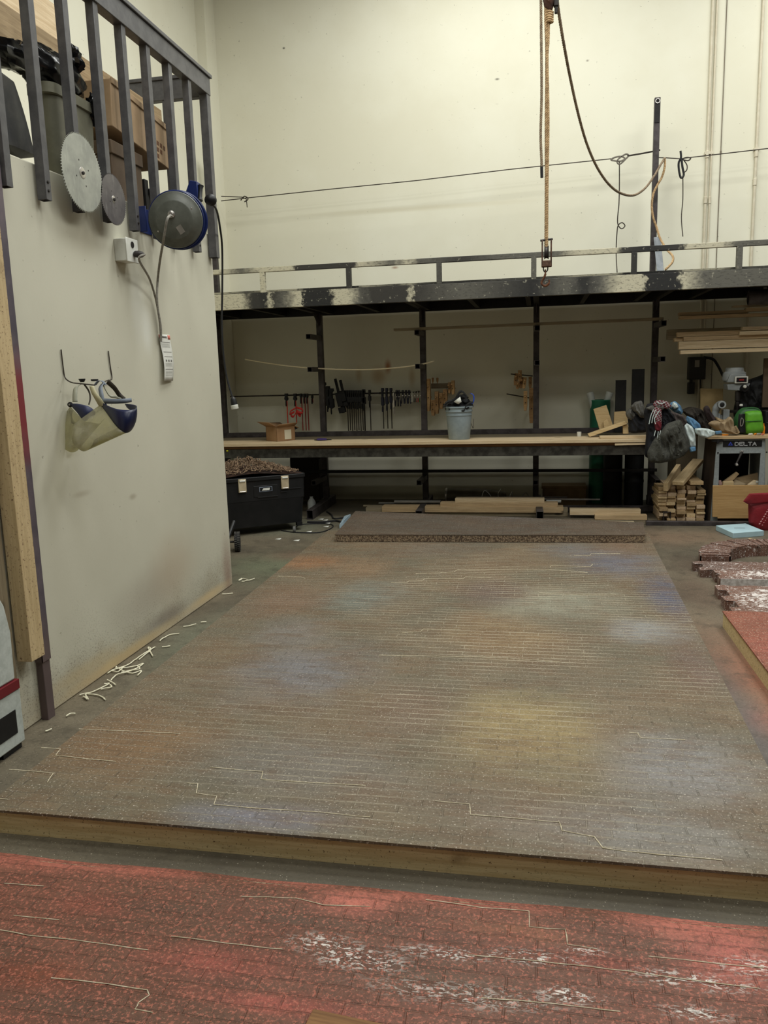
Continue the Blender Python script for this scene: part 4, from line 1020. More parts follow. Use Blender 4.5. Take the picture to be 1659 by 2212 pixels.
w2 = thing('guy_wire', P_(1560, 333), 'thin wire running from the pole to the right with a black hook on it', 'wire')
part('wire_run', MB().tube([P_(1412, 340), P_(1440, 341), P_(1470, 343), P_(1484, 341), P_(1700, 316)], .0055, 6), M_wire, w2)
part('cleat', MB().tube(smoothpath([P_(1470, 326), P_(1471, 340), P_(1466, 352), P_(1467, 370), P_(1471, 384), P_(1477, 378), P_(1474, 360), P_(1472, 342)], 5), .012, 7), M_black, w2)
part('cleat_loop', MB().tube(smoothpath([P_(1477, 346), P_(1484, 357), P_(1483, 368), P_(1475, 374)], 5), .006, 6), M_wire, w2)
part('shackle', MB().tube(smoothpath([P_(1474, 344), P_(1484, 340), P_(1492, 342), P_(1486, 347)], 4, True), .007, 6, True), M_wire, w2)
part('wire_run', MB().tube(smoothpath([P_(1475, 380), P_(1475, 430), P_(1472, 470), P_(1475, 511)], 5), .0055, 6), M_wire, w2)

# ------------------------------------------------------------------ rope and pulley blocks
PYp = 7.0
hoist = thing('hoist_tackle', oy(1178, 600, PYp), 'rope tackle with pulley block and hook hanging from above in front of the rack', 'hoist')
def R_(a, b, Y=PYp): return oy(a, b, Y)
top = R_(1176, -60)
part('hoist_rope', rope_mb([R_(1178, -60), R_(1179, 40), R_(1181, 120), R_(1180, 260), R_(1180, 400), R_(1179, 545)], .0125, .055), M_rope, hoist)
part('hoist_rope', rope_mb([R_(1185, 46), R_(1184, 90), R_(1182, 130), R_(1184, 260), R_(1182, 400), R_(1181, 548)], .0125, .055), M_rope, hoist)
part('rope_tail', rope_mb([R_(1168, -60), R_(1169, 60), R_(1170, 200), R_(1168, 290), R_(1170, 350), R_(1170, 362)], .011, .05), M_rope2, hoist)
part('taped_end', MB().tube([R_(1170, 360), R_(1170.5, 384)], .012, 8), M_cord, hoist)
bl = R_(1181, 540)
mb = MB()
for sx in (-.042, .030): mb.box((bl.x + sx, bl.y - .035, bl.z - .125), (bl.x + sx + .012, bl.y + .035, bl.z + .075))
mb.box((bl.x - .042, bl.y - .035, bl.z - .135), (bl.x + .042, bl.y + .035, bl.z - .085))
part('pulley_cheeks', mb, mat('rusty pulley cheek', (120, 92, 76), (64, 48, 42), .6, .3, 18), hoist, bevel=.006)
part('sheave', MB().lathe([(.055, -.018), (.045, -.006), (.045, .006), (.055, .018)], 24, axisM(bl + Vector((-.002, 0, -.02)), (1, 0, 0))), M_iron, hoist)
part('top_bolt', MB().lathe([(.0001, -.05), (.009, -.05), (.009, .05), (.0001, .05)], 10, axisM(bl + Vector((-.002, 0, .08)), (1, .2, .1))), M_iron, hoist)
part('eye', MB().tube(smoothpath([R_(1174, 572), R_(1174, 583), R_(1178, 588), R_(1183, 583), R_(1183, 572)], 5), .005, 7), M_iron, hoist)
part('hook', MB().tube(smoothpath([R_(1178, 582), R_(1178, 592), R_(1175, 600), R_(1170, 610), R_(1173, 616), R_(1180, 617), R_(1186, 611), R_(1186, 604)], 6), [.006] * 6 + [.009] * 20 + [.010] * 10 + [.006] * 7, 8), M_rust, hoist)
ub = R_(1190, 10)
lump1 = lump((ub.x - .012, ub.y, ub.z + .07), .05, .045, .11, 2.0, .25, 8); part('upper_block', lump1, mat('rusty iron', (96, 66, 56), (60, 44, 40), .65, .3, 20), hoist)
mb = MB().box((ub.x + .02, ub.y - .02, ub.z - .02), (ub.x + .06, ub.y + .02, ub.z + .15)).box((ub.x + .028, ub.y - .012, ub.z - .07), (ub.x + .052, ub.y + .012, ub.z))
part('block_swivel', mb, M_iron, hoist, bevel=.006)
kn = R_(1188, 37)
mb = MB()
for k in range(5):
    zz = kn.z - .035 + k * .017; mb.tube([(kn.x + .020 * math.cos(a * PI / 6), kn.y + .022 * math.sin(a * PI / 6), zz + .004 * math.sin(a)) for a in range(12)], .0105, 7, True)
part('rope_whipping', mb, M_rope, hoist)
mb = MB().tube(smoothpath([R_(1184, 22), R_(1180, 8), R_(1186, -8), R_(1194, 4), R_(1190, 24)], 5, True), .009, 7, True); part('thimble_loop', mb, M_rope, hoist)
sg = thing('slack_rope', P_(1340, 420, 8.5), 'slack tan rope sagging from the hoist top across to the wall pole', 'rope')
pts = [(1203, -10, 7.0), (1206, 20, 7.05), (1217, 90, 7.2), (1232, 170, 7.5), (1250, 250, 7.8), (1268, 312, 8.1), (1290, 362, 8.4), (1315, 398, 8.7), (1340, 417, 9.0), (1368, 422, 9.3), (1392, 408, 9.5), (1412, 382, 9.65), (1426, 358, 9.75), (1436, 341, 9.8)]
part('rope_sag', rope_mb([oy(*q) for q in pts], .0125, .06), M_rope2, sg)
pts = [(1436, 342, 9.82), (1436, 360, 9.80), (1430, 382, 9.80), (1420, 400, 9.78), (1411, 420, 9.74), (1408, 445, 9.74), (1411, 470, 9.74), (1418, 490, 9.74), (1426, 515, 9.7), (1440, 538, 9.6), (1453, 553, 9.5), (1453, 565, 9.4), (1446, 574, 9.3), (1438, 582, 9.2)]
part('rope_fall', rope_mb([oy(*q) for q in pts], .0125, .06), M_rope, sg)

# ------------------------------------------------------------------ workbench planks and what lies on them
Zb = .893
wb = tag(board('bench_plank', (-3.9, 8.93, Zb - .016), (1.20, 8.93, Zb - .016), .46, .032, M_pine, 'front light pine plank forming the long bench top of the rack', 'board', None), None)
board('bench_plank', (-3.9, 9.41, Zb - .018), (1.20, 9.41, Zb - .018), .47, .030, M_greyw, 'greyish rear plank of the long bench top, behind the light front one', 'board')
board('bench_underplank', (-3.9, 8.98, Zb - .050), (1.20, 8.98, Zb - .050), .47, .032, M_fir, 'dark amber plank lying directly under the light pine bench top', 'board')
board('bench_batten', oy(1328, 960, 8.72), oy(1396, 958, 8.72), .03, .022, M_pine, 'short pale batten under the bench edge left of the hanging coats', 'board')
mbp = oy(1360, 941, 8.80)
board('bench_plank', (mbp.x - .30, 8.86, Zb + .014), (1.19, 8.86, Zb + .014), .12, .026, M_pine, 'thin pine board on the bench top in front of the scrap wood blocks', 'board')
for x_ in (-3.4, -2.6, -1.36, -.05, 1.1):
    part('bench_bearer', MB().box((x_ - .025, 8.76, .805), (x_ + .025, 9.68, .826)), M_steelblk, rk)

# cardboard box with open flaps
def on_bench(px, y=9.1): r = ray(px, 945); return Vector((r.x / r.y * y, y, Zb))
b0 = on_bench(600, 8.93)
bx = thing('cardboard_carton', b0, 'small open cardboard box with a white label on the bench at the left', 'box', None, M=T(b0.x - .02, 9.10, Zb) @ RZ(.92))
Mb = wmat(bx)
mb = MB()
for a, b in (((-.13, -.11, 0), (.13, -.105, .17)), ((-.13, .105, 0), (.13, .11, .17)), ((-.13, -.11, 0), (-.125, .11, .17)), ((.125, -.11, 0), (.13, .11, .17)), ((-.13, -.11, 0), (.13, .11, .004))): mb.box(a, b)
M_cardb = mat('box cardboard', (150, 118, 84), (136, 104, 72), .8, 0, 4)
part('carton_body', mb, M_cardb, bx, M=Mb)
for q_ in ([(-.13, -.11, .17), (-.13, .11, .17), (-.24, .12, .23), (-.24, -.12, .23)], [(-.13, .11, .17), (.13, .11, .17), (.13, .19, .20), (-.13, .19, .21)], [(.13, -.11, .17), (.13, .11, .17), (.19, .11, .13), (.19, -.11, .14)], [(-.13, -.11, .17), (.13, -.11, .17), (.13, -.17, .21), (-.13, -.17, .20)]):
    part('flap', MB().add(q_, [(0, 1, 2, 3)]), M_cardb, bx, M=Mb, solid=.004)
part('paper_label', MB().box((-.02, -.1115, .02), (.075, -.110, .13)), mat('box label', (196, 188, 164), None, .7), bx, M=Mb, label='pale paper label')
cl = tag(part('small_clamp', MB().tube(smoothpath([oy(622, 935, 9.14), oy(628, 929, 9.16), oy(634, 927, 9.18), oy(642, 924, 9.2)], 4), .012, 7).tube(smoothpath([oy(620, 930, 9.12), oy(630, 934, 9.15), oy(640, 922, 9.2)], 4), .008, 6), M_black), 'small black clamp leaning out of the open cardboard box on the bench', 'clamp')
tl = thing('hand_tool', on_bench(695, 9.0), 'small purple handled tool with thin cable lying on the bench', 'tool')
tb = on_bench(695, 9.0)
part('handle', MB().lathe([(.0001, -.06), (.012, -.055), (.014, 0), (.011, .055), (.0001, .06)], 12, axisM(tb + Vector((0, 0, .014)), (1, .1, 0))), mat('purple handle', (52, 36, 96), None, .4), tl)
part('cable', MB().tube(smoothpath([tb + Vector(q_) for q_ in ((.05, 0, .006), (.10, .05, .006), (.06, .10, .006), (-.04, .09, .006), (-.10, .04, .006), (-.06, 0, .006))], 5), .004, 6), M_cord, tl)
wc_ = oy(1251, 935, 9.15); tag(part('plastic_cup', MB().lathe([(.0001, 0), (.022, 0), (.025, .05), (.022, .05), (.02, .004), (.0001, .004)], 18, T(wc_.x, 9.15, Zb)), M_white), 'tiny white plastic cup on the bench left of the scrap wood blocks', 'cup')

# grey bucket
bp = on_bench(992, 8.98)
bk_ = thing('plastic_bucket', bp, 'pale grey five gallon bucket on the bench stuffed with black straps', 'bucket')
M_buck = mat('pale grey bucket', (142, 154, 158), (128, 140, 144), .45, 0, 8)
prof = [(.0001, 0), (.122, 0), (.128, .01), (.150, .28), (.156, .285), (.156, .30), (.151, .303), (.153, .325), (.162, .33), (.162, .345), (.156, .347), (.157, .372), (.166, .375), (.166, .392), (.155, .394), (.150, .38), (.125, .02), (.0001, .012)]
part('bucket_body', MB().lathe([(a * .93, b * .93) for a, b in prof], 40, T(bp)), M_buck, bk_)
part('bucket_handle', MB().tube(smoothpath([oy(1022, 905, 8.95), oy(1023, 915, 8.84), oy(1022, 925, 8.82), oy(1018, 915, 8.80)], 5), .003, 6), M_wire, bk_)
st = thing('strap_bundle', bp + Vector((0, 0, .36)), 'tangle of black straps with a white scrap and blue loop filling the bucket', 'straps')
lp_ = lump(bp + Vector((0, 0, .37)), .14, .12, .07, 4.2, .4, 11, 40, 22); lq = lump(bp + Vector((.035, -.02, .43)), .08, .08, .06, 6.2, .4, 11, 30, 16); lp_.add(lq.v, lq.f)
part('strap_pile', lp_, mat('black webbing', (16, 16, 18), (26, 26, 28), .75, 0, 20, .4, 60), st)
yb = 8.84
for q_ in ([(970, 872), (982, 862), (990, 849), (996, 845), (1003, 850), (1006, 862)], [(962, 878), (972, 868), (985, 862), (998, 870)], [(1022, 868), (1010, 873), (1005, 880), (1003, 886), (994, 888)], [(984, 866), (990, 852), (999, 846), (1010, 858)], [(958, 880), (963, 870), (975, 866), (990, 872)]):
    part('strap', ribbon(MB(), [oy(a, b, yb) for a, b in q_], [(0, .004, .010), (0, .004, .010)]), M_blackr, st, solid=.004)
part('blue_loop', ribbon(MB(), [oy(a, b, yb + .05) for a, b in ((1010, 853), (1017, 850), (1023, 855), (1023, 866), (1020, 872))], [(.006, 0, .003), (.008, 0, 0)]), mat('blue strap', (42, 76, 176), None, .5), st, solid=.003)
part('white_scrap', MB().add([oy(980, 868, yb + .0), oy(994, 857, yb - .02), oy(997, 868, yb - .03), oy(990, 873, yb - .02)], [(0, 1, 2, 3)]), M_white, st, solid=.003)

# ------------------------------------------------------------------ clamp rods on the wall and the clamps hanging from them
CYr = 10.08
rod = thing('clamp_rod', (-2.2, CYr, 1.36), 'thin horizontal rod across the back wall carrying the clamps', 'rod')
za = oy(700, 852, CYr).z
part('rod_bar', MB().tube([(-4.0, CYr, za), (oy(925, 850, CYr).x, CYr, za)], .009, 8), M_wire, rod)
for px in (640, 740, 820, 900):
    x = oy(px, 850, CYr).x; part('bracket', MB().box((x - .008, CYr, za - .012), (x + .008, BY, za + .012)), M_wire, rod)
M_orange = mat('red orange paint', (228, 62, 34), (206, 52, 30), .5)
M_cblk = mat('black clamp iron', (22, 22, 24), (30, 30, 32), .55, .2)
M_cnavy = mat('navy clamp', (24, 26, 48), (18, 18, 36), .5)
M_bar = mat('dark clamp bar', (58, 50, 42), (46, 40, 34), .5, .4)
def bar_clamp(name, px, ytop, ybot, jh, label, group, m_head, m_bar, hw=.030, Y=CYr - .05, handle=True):
    """hangs by its head from the rod; bar down, sliding jaw, screw handle"""
    x = oy(px, 850, Y).x; zt = oy(px, ytop, Y).z; zb = oy(px, ybot, Y).z
    t = thing(name, (x, Y, za), label, 'clamp', group, M=T(x, Y, za))
    M_ = wmat(t); dz = zt - za; l = zb - za; z1 = oy(px, ytop + jh, Y).z - za
    mb = MB().box((-.006, -.004, l), (.006, .004, dz)); part('bar', mb, m_bar, t, M=M_, bevel=.001)
    mb = MB().prism([(-hw * .4, dz), (hw * .5, dz), (hw * .55, dz - .03), (hw * .25, dz - .05), (hw * .25, (z1 + dz) * .55), (-hw * .35, (z1 + dz) * .55)], -.05, .012); part('fixed_jaw', mb, m_head, t, M=M_, bevel=.003)
    mb = MB().prism([(-hw * .5, (z1 + dz) * .5), (hw * .5, (z1 + dz) * .5), (hw * .6, z1 + .02), (hw * .1, z1), (-hw * .5, z1 + .02)], -.055, .014); part('sliding_jaw', mb, m_head, t, M=M_, bevel=.003)
    if handle:
        part('screw_handle', MB().lathe([(.0001, 0), (.008, .002), (.010, .03), (.008, .07), (.003, .075), (.003, .11)], 10, T(0, -.04, z1 - .07)), m_head, t, M=M_)
    return t
for px, yb_, w_ in ((619, 920, 'leftmost of the clamps, long with an orange bar'), (638, 915, 'long orange barred clamp tied with a bright ribbon')):
    bar_clamp('bar_clamp', px, 850, yb_, 16, w_ + ' hanging over the cardboard box', 'orange barred clamps', M_cblk, M_orange, .035)
rb = thing('flagging_ribbon', oy(638, 888, CYr - .08), 'bright coral ribbon bow tied on an orange barred clamp', 'ribbon')
for q_ in ([(640, 880), (652, 884), (654, 892), (642, 890)], [(638, 882), (628, 888), (626, 894), (636, 890)], [(636, 890), (628, 896), (634, 900), (640, 890)], [(642, 886), (650, 898), (645, 896), (640, 888)]):
    part('ribbon_loop', ribbon(MB(), [oy(a, b, CYr - .08 - .02 * i) for i, (a, b) in enumerate(q_)], [(.003, 0, .012), (.003, 0, .016)]), mat('coral ribbon', (240, 76, 66), (220, 60, 56), .5), rb, solid=.002)
for i, px in enumerate((651, 658, 664)):
    bar_clamp('bar_clamp', px, 850, 930, 10, 'thin red barred clamp, %s of three just right of the coral ribbon' % ('left', 'middle', 'right')[i], 'thin red barred clamps', M_cblk, mat('dull red bar', (150, 44, 30), (120, 36, 26), .55), .022)
bar_clamp('bar_clamp', 675, 853, 870, 8, 'tiny clamp alone on the rod just left of the second steel post', None, M_cblk, mat('dull red bar', (150, 44, 30)), .02)
# heavy black clamps right of the post
specs = [(700, 822, 872, 'spread black clamp'), (708, 830, 878, 'black clamp'), (716, 835, 872, 'narrow black clamp')]
for i, (px, yt, yb_, nm) in enumerate(specs):
    bar_clamp('c_clamp', px, yt + 4, yb_ + 6, 44, ('first', 'second', 'third')[i] + ' heavy black clamp right of the second steel post', 'heavy black clamps', M_cblk, M_cblk, .062)
for i, (a, b) in enumerate((((724, 818), (742, 892)), ((735, 821), (748, 878)))):
    x0 = oy(a[0], a[1], CYr - .09); x1 = oy(b[0], b[1], CYr - .09)
    t = thing('hand_screw_gun', x0, ('longer' if i == 0 else 'shorter') + ' slanted black bar clamp reaching above the rod beside the clamp row', 'clamp')
    t.name = 'slanted_clamp'
    Mf = frame(x0, x1, (0, 1, 0)); l = (x1 - x0).length
    part('bar', MB().box((-l / 2, -.014, -.02), (l / 2, .014, .02)), M_cblk, t, M=Mf, bevel=.002)
    part('jaw', MB().box((-l * .10, -.03, -.045), (l * .30, .04, .03)), M_cblk, t, M=Mf, bevel=.006)
    part('jaw', MB().box((l * .33, -.035, -.03), (l * .49, .05, .04)), M_cblk, t, M=Mf, bevel=.006)
names = ['first', 'second', 'third', 'fourth', 'fifth', 'sixth', 'seventh', 'eighth', 'ninth', 'tenth']
for i in range(9):
    bar_clamp('bar_clamp', 750 + i * 4.6, 843, 931 - (i % 2) * 1.5, 27 + (i % 3), names[i] + ' from the left in the tight row of black bar clamps', 'tight row of black bar clamps', M_cblk, M_bar, .028)
bar_clamp('bar_clamp', 786, 841, 934, 34, 'longest dark bar clamp ending the tight row of black ones', None, M_cblk, M_bar, .04)
bar_clamp('bar_clamp', 799, 842, 930, 26, 'single black bar clamp right of the tight row', None, M_cblk, M_bar, .028)
for i, px in enumerate((827, 836, 845)):
    bar_clamp('bar_clamp', px, 838, 926, 40 - 3 * i, 'navy bar clamp, %s of the three hung close together' % ('left', 'middle', 'right')[i], 'three navy bar clamps', M_cnavy, M_bar, .032)
bar_clamp('bar_clamp', 851, 848, 898, 34, 'bright chrome clamp among the navy ones', None, M_chrome, M_chrome, .02, CYr - .10)
def spring_clamp(px, yt, yb_, label, group, m_b, m_t, Y=CYr - .06, w_=.022):
    x = oy(px, 850, Y).x; zt = oy(px, yt, Y).z; zb = oy(px, yb_, Y).z; h = zt - zb
    t = thing('spring_clamp', (x, Y, zt), label, 'clamp', group, M=T(x, Y, zt)); M_ = wmat(t)
    for s_ in (-1, 1):
        part('jaw_arm', MB().prism([(s_ * .003, 0), (s_ * w_ * .7, -.01), (s_ * w_ * .5, -h * .35), (s_ * w_, -h * .95), (s_ * w_ * .55, -h * .97), (s_ * .002, -h * .4)], -.012, .012), m_b, t, M=M_, bevel=.002)
        part('tip', MB().prism([(s_ * w_ * .4, -h * .62), (s_ * w_ * .85, -h * .62), (s_ * w_ * 1.08, -h), (s_ * w_ * .5, -h)], -.014, .014), m_t, t, M=M_, bevel=.002)
    part('pivot_spring', MB().lathe([(.0001, -.016), (.007, -.014), (.007, .014), (.0001, .016)], 10, T(0, 0, -h * .42) @ RX(PI / 2)), M_chrome, t, M=M_)
for i, px in enumerate((857, 862, 870, 877, 884)):
    spring_clamp(px, 842, 872 + (6 if i < 2 else 0), 'dark navy spring clamp, %s from the left beside the chrome clamp' % names[i], 'navy spring clamps', M_cnavy, M_cnavy)
M_g = mat('green tip', (40, 128, 66), None, .5); M_r = mat('red tip', (196, 52, 60), None, .5)
for px, m_, nm in ((890, M_white, 'white'), (896, M_black, 'black'), (902, M_r, 'red'), (908, M_g, 'green')):
    spring_clamp(px, 845, 869, 'small spring clamp with %s tips near the third steel post' % nm, None, M_chrome if nm != 'white' else M_white, m_, w_=.014)

# wooden handscrew clamps
M_hs = wood('maple handscrew', (184, 146, 100), (158, 120, 78), False)
M_hs2 = wood('pale maple handscrew', (206, 168, 118), (186, 146, 98), False)
def handscrew(px, yt, w_px, h_px, label, group, Y, m, tilt=0.0, handle_dn=True):
    p0 = oy(px, yt, Y); p1 = oy(px + w_px, yt + h_px, Y); wd = abs(p1.x - p0.x); h = abs(p0.z - p1.z)
    t = thing('handscrew_clamp', p0, label, 'clamp', group, M=T(p0) @ RY(tilt)); M_ = wmat(t)
    for k, (y0_, y1_) in enumerate(((-.022, .012), (.034, .068))):
        mb = MB().prism([(0, 0), (wd, 0), (wd, -h * .72), (wd * .8, -h), (wd * .15, -h), (0, -h * .75)], y0_, y1_)
        part('jaw', mb, m if k == 0 else M_hs, t, M=M_, bevel=.003)
    for k, zz in enumerate((-h * .25, -h * .58)):
        part('spindle', MB().lathe([(.0001, -.06), (.0055, -.06), (.0055, .12), (.0001, .12)], 8, T(wd / 2, 0, zz) @ RX(-PI / 2)), M_bar, t, M=M_)
        sy = -.055 if k == 0 else .12
        part('handle', MB().lathe([(.0001, 0), (.013, .004), (.016, .03), (.012, .075), (.007, .085), (.0001, .086)], 12, T(wd / 2, sy, zz) @ RX(PI / 2 if k == 0 else -PI / 2)), m, t, M=M_)
    return t
g1 = 'wooden handscrews between the third post and the bucket'
hs = [(921, 818, 9, 70, 'longest wooden handscrew hanging against the third steel post'), (931, 864, 9, 34, 'low wooden handscrew between the longest one and the next'), (939, 846, 9, 48, 'second long wooden handscrew above the bucket rim, left part'),
      (949, 849, 8, 34, 'middle wooden handscrew left of the bucket'), (957, 841, 9, 34, 'wooden handscrew just left of the bucket straps'), (975, 822, 7, 30, 'pale upright wooden handscrew at the right end of the group'), (968, 826, 6, 24, 'short wooden handscrew beside the pale end one')]
for i, (px, yt, w_, h_, lb_) in enumerate(hs): handscrew(px, yt, w_, h_, lb_, g1, CYr - .10, M_hs2 if i in (0, 5) else M_hs)
hr = thing('handscrew_rail', oy(950, 836, CYr), 'grey wooden rail the left group of handscrews hangs on', 'rail')
part('rail_board', MB().box(*pbox(931, 828, 976, 839, CYr, .03)), M_greyw, hr, bevel=.003); part('rail_bracket', MB().box(*pbox(950, 832, 955, 838, CYr + .03, .19)), M_wire, hr)
for i, px in enumerate((935, 945)):
    a = oy(px, 829, CYr + .01); tag(part('hook_handle', MB().lathe([(.0001, 0), (.006, .0), (.006, .02), (.013, .03), (.015, .07), (.0001, .075)], 12, T(a)), M_hs), 'small turned wooden handle standing above the grey rail, %s one' % ('left', 'right')[i], 'handle', 'turned handles above the rail')
g2 = 'wooden handscrews left of the fourth post'
hs = [(1112, 806, 8, 26), (1119, 800, 8, 24), (1124, 814, 8, 24), (1131, 815, 7, 24), (1142, 814, 7, 24), (1131, 845, 8, 42), (1143, 838, 10, 76), (1116, 824, 7, 16)]
lb2 = ['leftmost small handscrew in the cluster beside the fourth post', 'topmost handscrew in the cluster beside the fourth post', 'small handscrew below the topmost one beside the fourth post', 'central small handscrew in the cluster beside the fourth post', 'small handscrew touching the fourth post, above the longest', 'pale handscrew hanging low with a white handle left of the longest', 'longest handscrew hanging against the fourth steel post', 'lowest short handscrew at the left side of the cluster']
for i, (px, yt, w_, h_) in enumerate(hs): handscrew(px, yt, w_, h_, lb2[i], g2, CYr - .10 - .05 * (i % 2), M_hs2 if i in (3, 5) else M_hs, .12 if i in (0, 2, 3, 7) else 0)
r2 = thing('wall_peg', oy(1120, 856, CYr), 'thin dark peg rod sticking out of the wall left of the low handscrew', 'rod')
part('peg', MB().tube([oy(1095, 851, CYr - .25), oy(1146, 860, BY)], .007, 8), M_wire, r2)
r3 = thing('wall_peg', oy(1120, 809, CYr), 'short dark peg rod at the top of the handscrew cluster', 'rod')
part('peg', MB().tube([oy(1104, 808, CYr - .2), oy(1150, 812, BY)], .007, 8), M_wire, r3)

# ------------------------------------------------------------------ laths and lumber lying on the rack arms
M_lath = wood('pale lath', (232, 220, 188), (216, 202, 166), False)
lt = [oy(530, 776, 9.5), oy(590, 786, 9.5), oy(660, 794, 9.5), oy(740, 798, 9.5), oy(800, 798, 9.5), oy(860, 794, 9.5), oy(910, 787, 9.5), oy(938, 780, 9.5)]
tag(part('bent_lath', ribbon(MB(), lt, [(0, .02, 0), (0, .02, 0)], .004, 4), M_lath, solid=.015), 'long thin pale lath sagging across the second row of rack arms', 'lath')
a = oy(852, 712, 9.32); b = oy(1432, 688, 9.32)
board('long_lath', (a.x, 9.32, 2.128), (b.x, 9.32, 2.136), .11, .028, M_greyw, 'long dull grey board resting on the top row of rack arms', 'board')
LB = [  # x0, x1, ytop, ybot (pixels), Y, material, label
    (1467, 1616, 675, 682, 9.25, M_pine2, 'upper front board of the higher lumber stack at the right'),
    (1468, 1800, 683, 690, 9.20, M_pine2, 'lowest board of the higher lumber stack at the right'),
    (1584, 1800, 660, 664, 9.30, M_pine, 'thin top board of the higher lumber stack'),
    (1612, 1800, 665, 673, 9.22, M_pine2, 'short reddish board near the photo edge in the higher lumber stack'),
    (1442, 1800, 712, 734, 9.42, M_greyw, 'wide greyish board standing behind the lower lumber stack, reaching furthest left'),
    (1463, 1800, 718, 728, 9.16, M_pine2, 'second board from the top at the front of the lower lumber stack'),
    (1457, 1476, 730, 738, 9.20, M_pine2, 'board with a short end poking out left of the lower lumber stack'),
    (1477, 1800, 728, 737, 9.13, M_pine2, 'third board from the top of the lower lumber stack'),
    (1467, 1800, 738, 755, 9.10, M_pine, 'thickest board near the bottom of the lower lumber stack'),
    (1470, 1800, 757, 765, 9.08, M_pine, 'bottom board of the lower lumber stack, palest'),
    (1604, 1800, 706, 714, 9.12, M_pine, 'pale short board on top of the lower lumber stack near the photo edge'),
    (1598, 1800, 716, 724, 9.09, M_pine, 'pale knotty board just under the top one near the photo edge')]
for (x0, x1, yt, yb_, Y, m_, lb_) in LB:
    ym = (yt + yb_) / 2; a = oy(x0, ym + .0, Y); zt = oy(x0, yt, Y).z; zb = oy(x0, yb_, Y).z
    board('lumber_board', (a.x, Y + .045, (zt + zb) / 2), (oy(x1, ym, Y).x, Y + .045, (zt + zb) / 2), .085, zt - zb, m_, lb_, 'board', 'lumber on the rack arms')
# rolled duct under the deck at the right
t = thing('hanging_duct', oy(1640, 625, 8.6), 'short dark grey cylinder tucked under the rack deck at the right photo edge', 'pipe')
a = oy(1618, 628, 8.75); part('duct_tube', MB().lathe([(.06, 0), (.075, .004), (.075, .55), (.06, .55), (.06, 0)], 24, axisM((a.x, 8.78, ZB - .085), (1, -.05, .0))), M_steel, t)
part('duct_clip', MB().box((a.x + .14, 8.77, ZB - .02), (a.x + .17, 8.79, ZB + .01)), M_chrome, t)

# ------------------------------------------------------------------ black job box on wheels with a heap of rusty wire
TR = oz(661, 1132, .06); TL = TR + Vector((-.58, -.42, 0))         # front lower edge, right and left
ux = (TL - TR); blen = 1.02; ux = Vector((ux.x, ux.y, 0)).normalized(); vx = Vector((ux.y, -ux.x, 0))
if vx.y < 0: vx = -vx
Mt = Matrix((( -ux.x, vx.x, 0, TR.x), (-ux.y, vx.y, 0, TR.y), (0, 0, 1, 0), (0, 0, 0, 1)))   # local x to the right, y to the back
jb = thing('job_box', TR, 'big black wheeled plastic job box with silver latches behind the wall corner', 'tool chest', None, M=Mt)
ytop = .615
def LB_(a, b): return MB().box(a, b)
part('lower_body', shift(loft([([(x - .47, y + .30) for x, y in rrect(.45, .27, .05)], .085), ([(x - .49, y + .30) for x, y in rrect(.49, .30, .05)], .36)]), (0, 0, 0)), M_black, jb, M=Mt)
part('upper_body', loft([([(x - .49, y + .30) for x, y in rrect(.492, .302, .03)], .36), ([(x - .49, y + .30) for x, y in rrect(.495, .305, .03)], .575)]), M_black, jb, M=Mt, bevel=.004)
part('rim', loft([([(x - .49, y + .30) for x, y in rrect(.508, .318, .04)], .575), ([(x - .49, y + .30) for x, y in rrect(.508, .318, .04)], ytop), ([(x - .49, y + .30) for x, y in rrect(.49, .30, .03)], ytop)]), M_black, jb, M=Mt, bevel=.004)
M_latch = mat('pale brass latch', (214, 200, 170), (186, 170, 140), .35, .3)
for x in (-.22, -.68):
    t_ = part('latch', LB_((x - .042, -.026, .465), (x + .042, -.006, .605)), M_latch, jb, M=Mt, bevel=.005)
    part('latch_hasp', MB().tube([Mt @ Vector((x - .03, -.026, .585)), Mt @ Vector((x + .03, -.026, .585))], .010, 8), M_white, t_)
    part('latch_hasp', MB().tube([Mt @ Vector((x - .03, -.024, .475)), Mt @ Vector((x + .03, -.024, .475))], .007, 8), M_chrome, t_)
npl = part('name_plate', LB_((-.50, -.012, .455), (-.36, -.006, .505)), mat('plate frame', (126, 134, 148), None, .5), jb, M=Mt)
part('plate_field', LB_((-.493, -.014, .461), (-.367, -.0118, .499)), M_black, npl, M=Mt)
part('plate_lettering', MB().prism([(-.475, .468), (-.455, .492), (-.385, .492), (-.392, .468)], -.0155, -.0138), M_white, npl, M=Mt, label='blurred white lettering bar')
part('moulding', LB_((-.52, -.012, .395), (-.30, 0, .405)).box((-.27, -.012, .43), (-.20, 0, .44)).box((-.17, -.012, .46), (-.04, 0, .468)), M_blackr, jb, M=Mt)
part('moulding', LB_((-.56, -.008, .40), (-.30, 0, .52)), M_black, jb, M=Mt, bevel=.006)
part('side_handle', MB().tube([Mt @ Vector(q_) for q_ in ((.0, .15, .42), (.03, .15, .42), (.03, .42, .42), (.0, .42, .42))], .012, 8), M_blackr, jb)
cst = oz(636, 1150, 0)
part('caster', MB().lathe([(.0001, -.014), (.028, -.014), (.034, -.006), (.034, .006), (.028, .014), (.0001, .014)], 16, axisM(cst + Vector((0, 0, .034)), Vector((1, .2, 0)))), mat('grey caster', (96, 96, 94), None, .6), jb)
part('caster_fork', LB_((-.10, .0, .05), (-.04, .05, .09)), M_black, jb, M=Mt)
wh = oz(514, 1190, 0); wax = Vector((1, .35, 0)).normalized(); wc = wh + Vector((0, 0, .092))
prof = [(.0001, -.010), (.035, -.014), (.045, -.024), (.070, -.028), (.088, -.026), (.092, -.016), (.092, .016), (.088, .026), (.070, .028), (.045, .024), (.035, .014), (.0001, .010)]
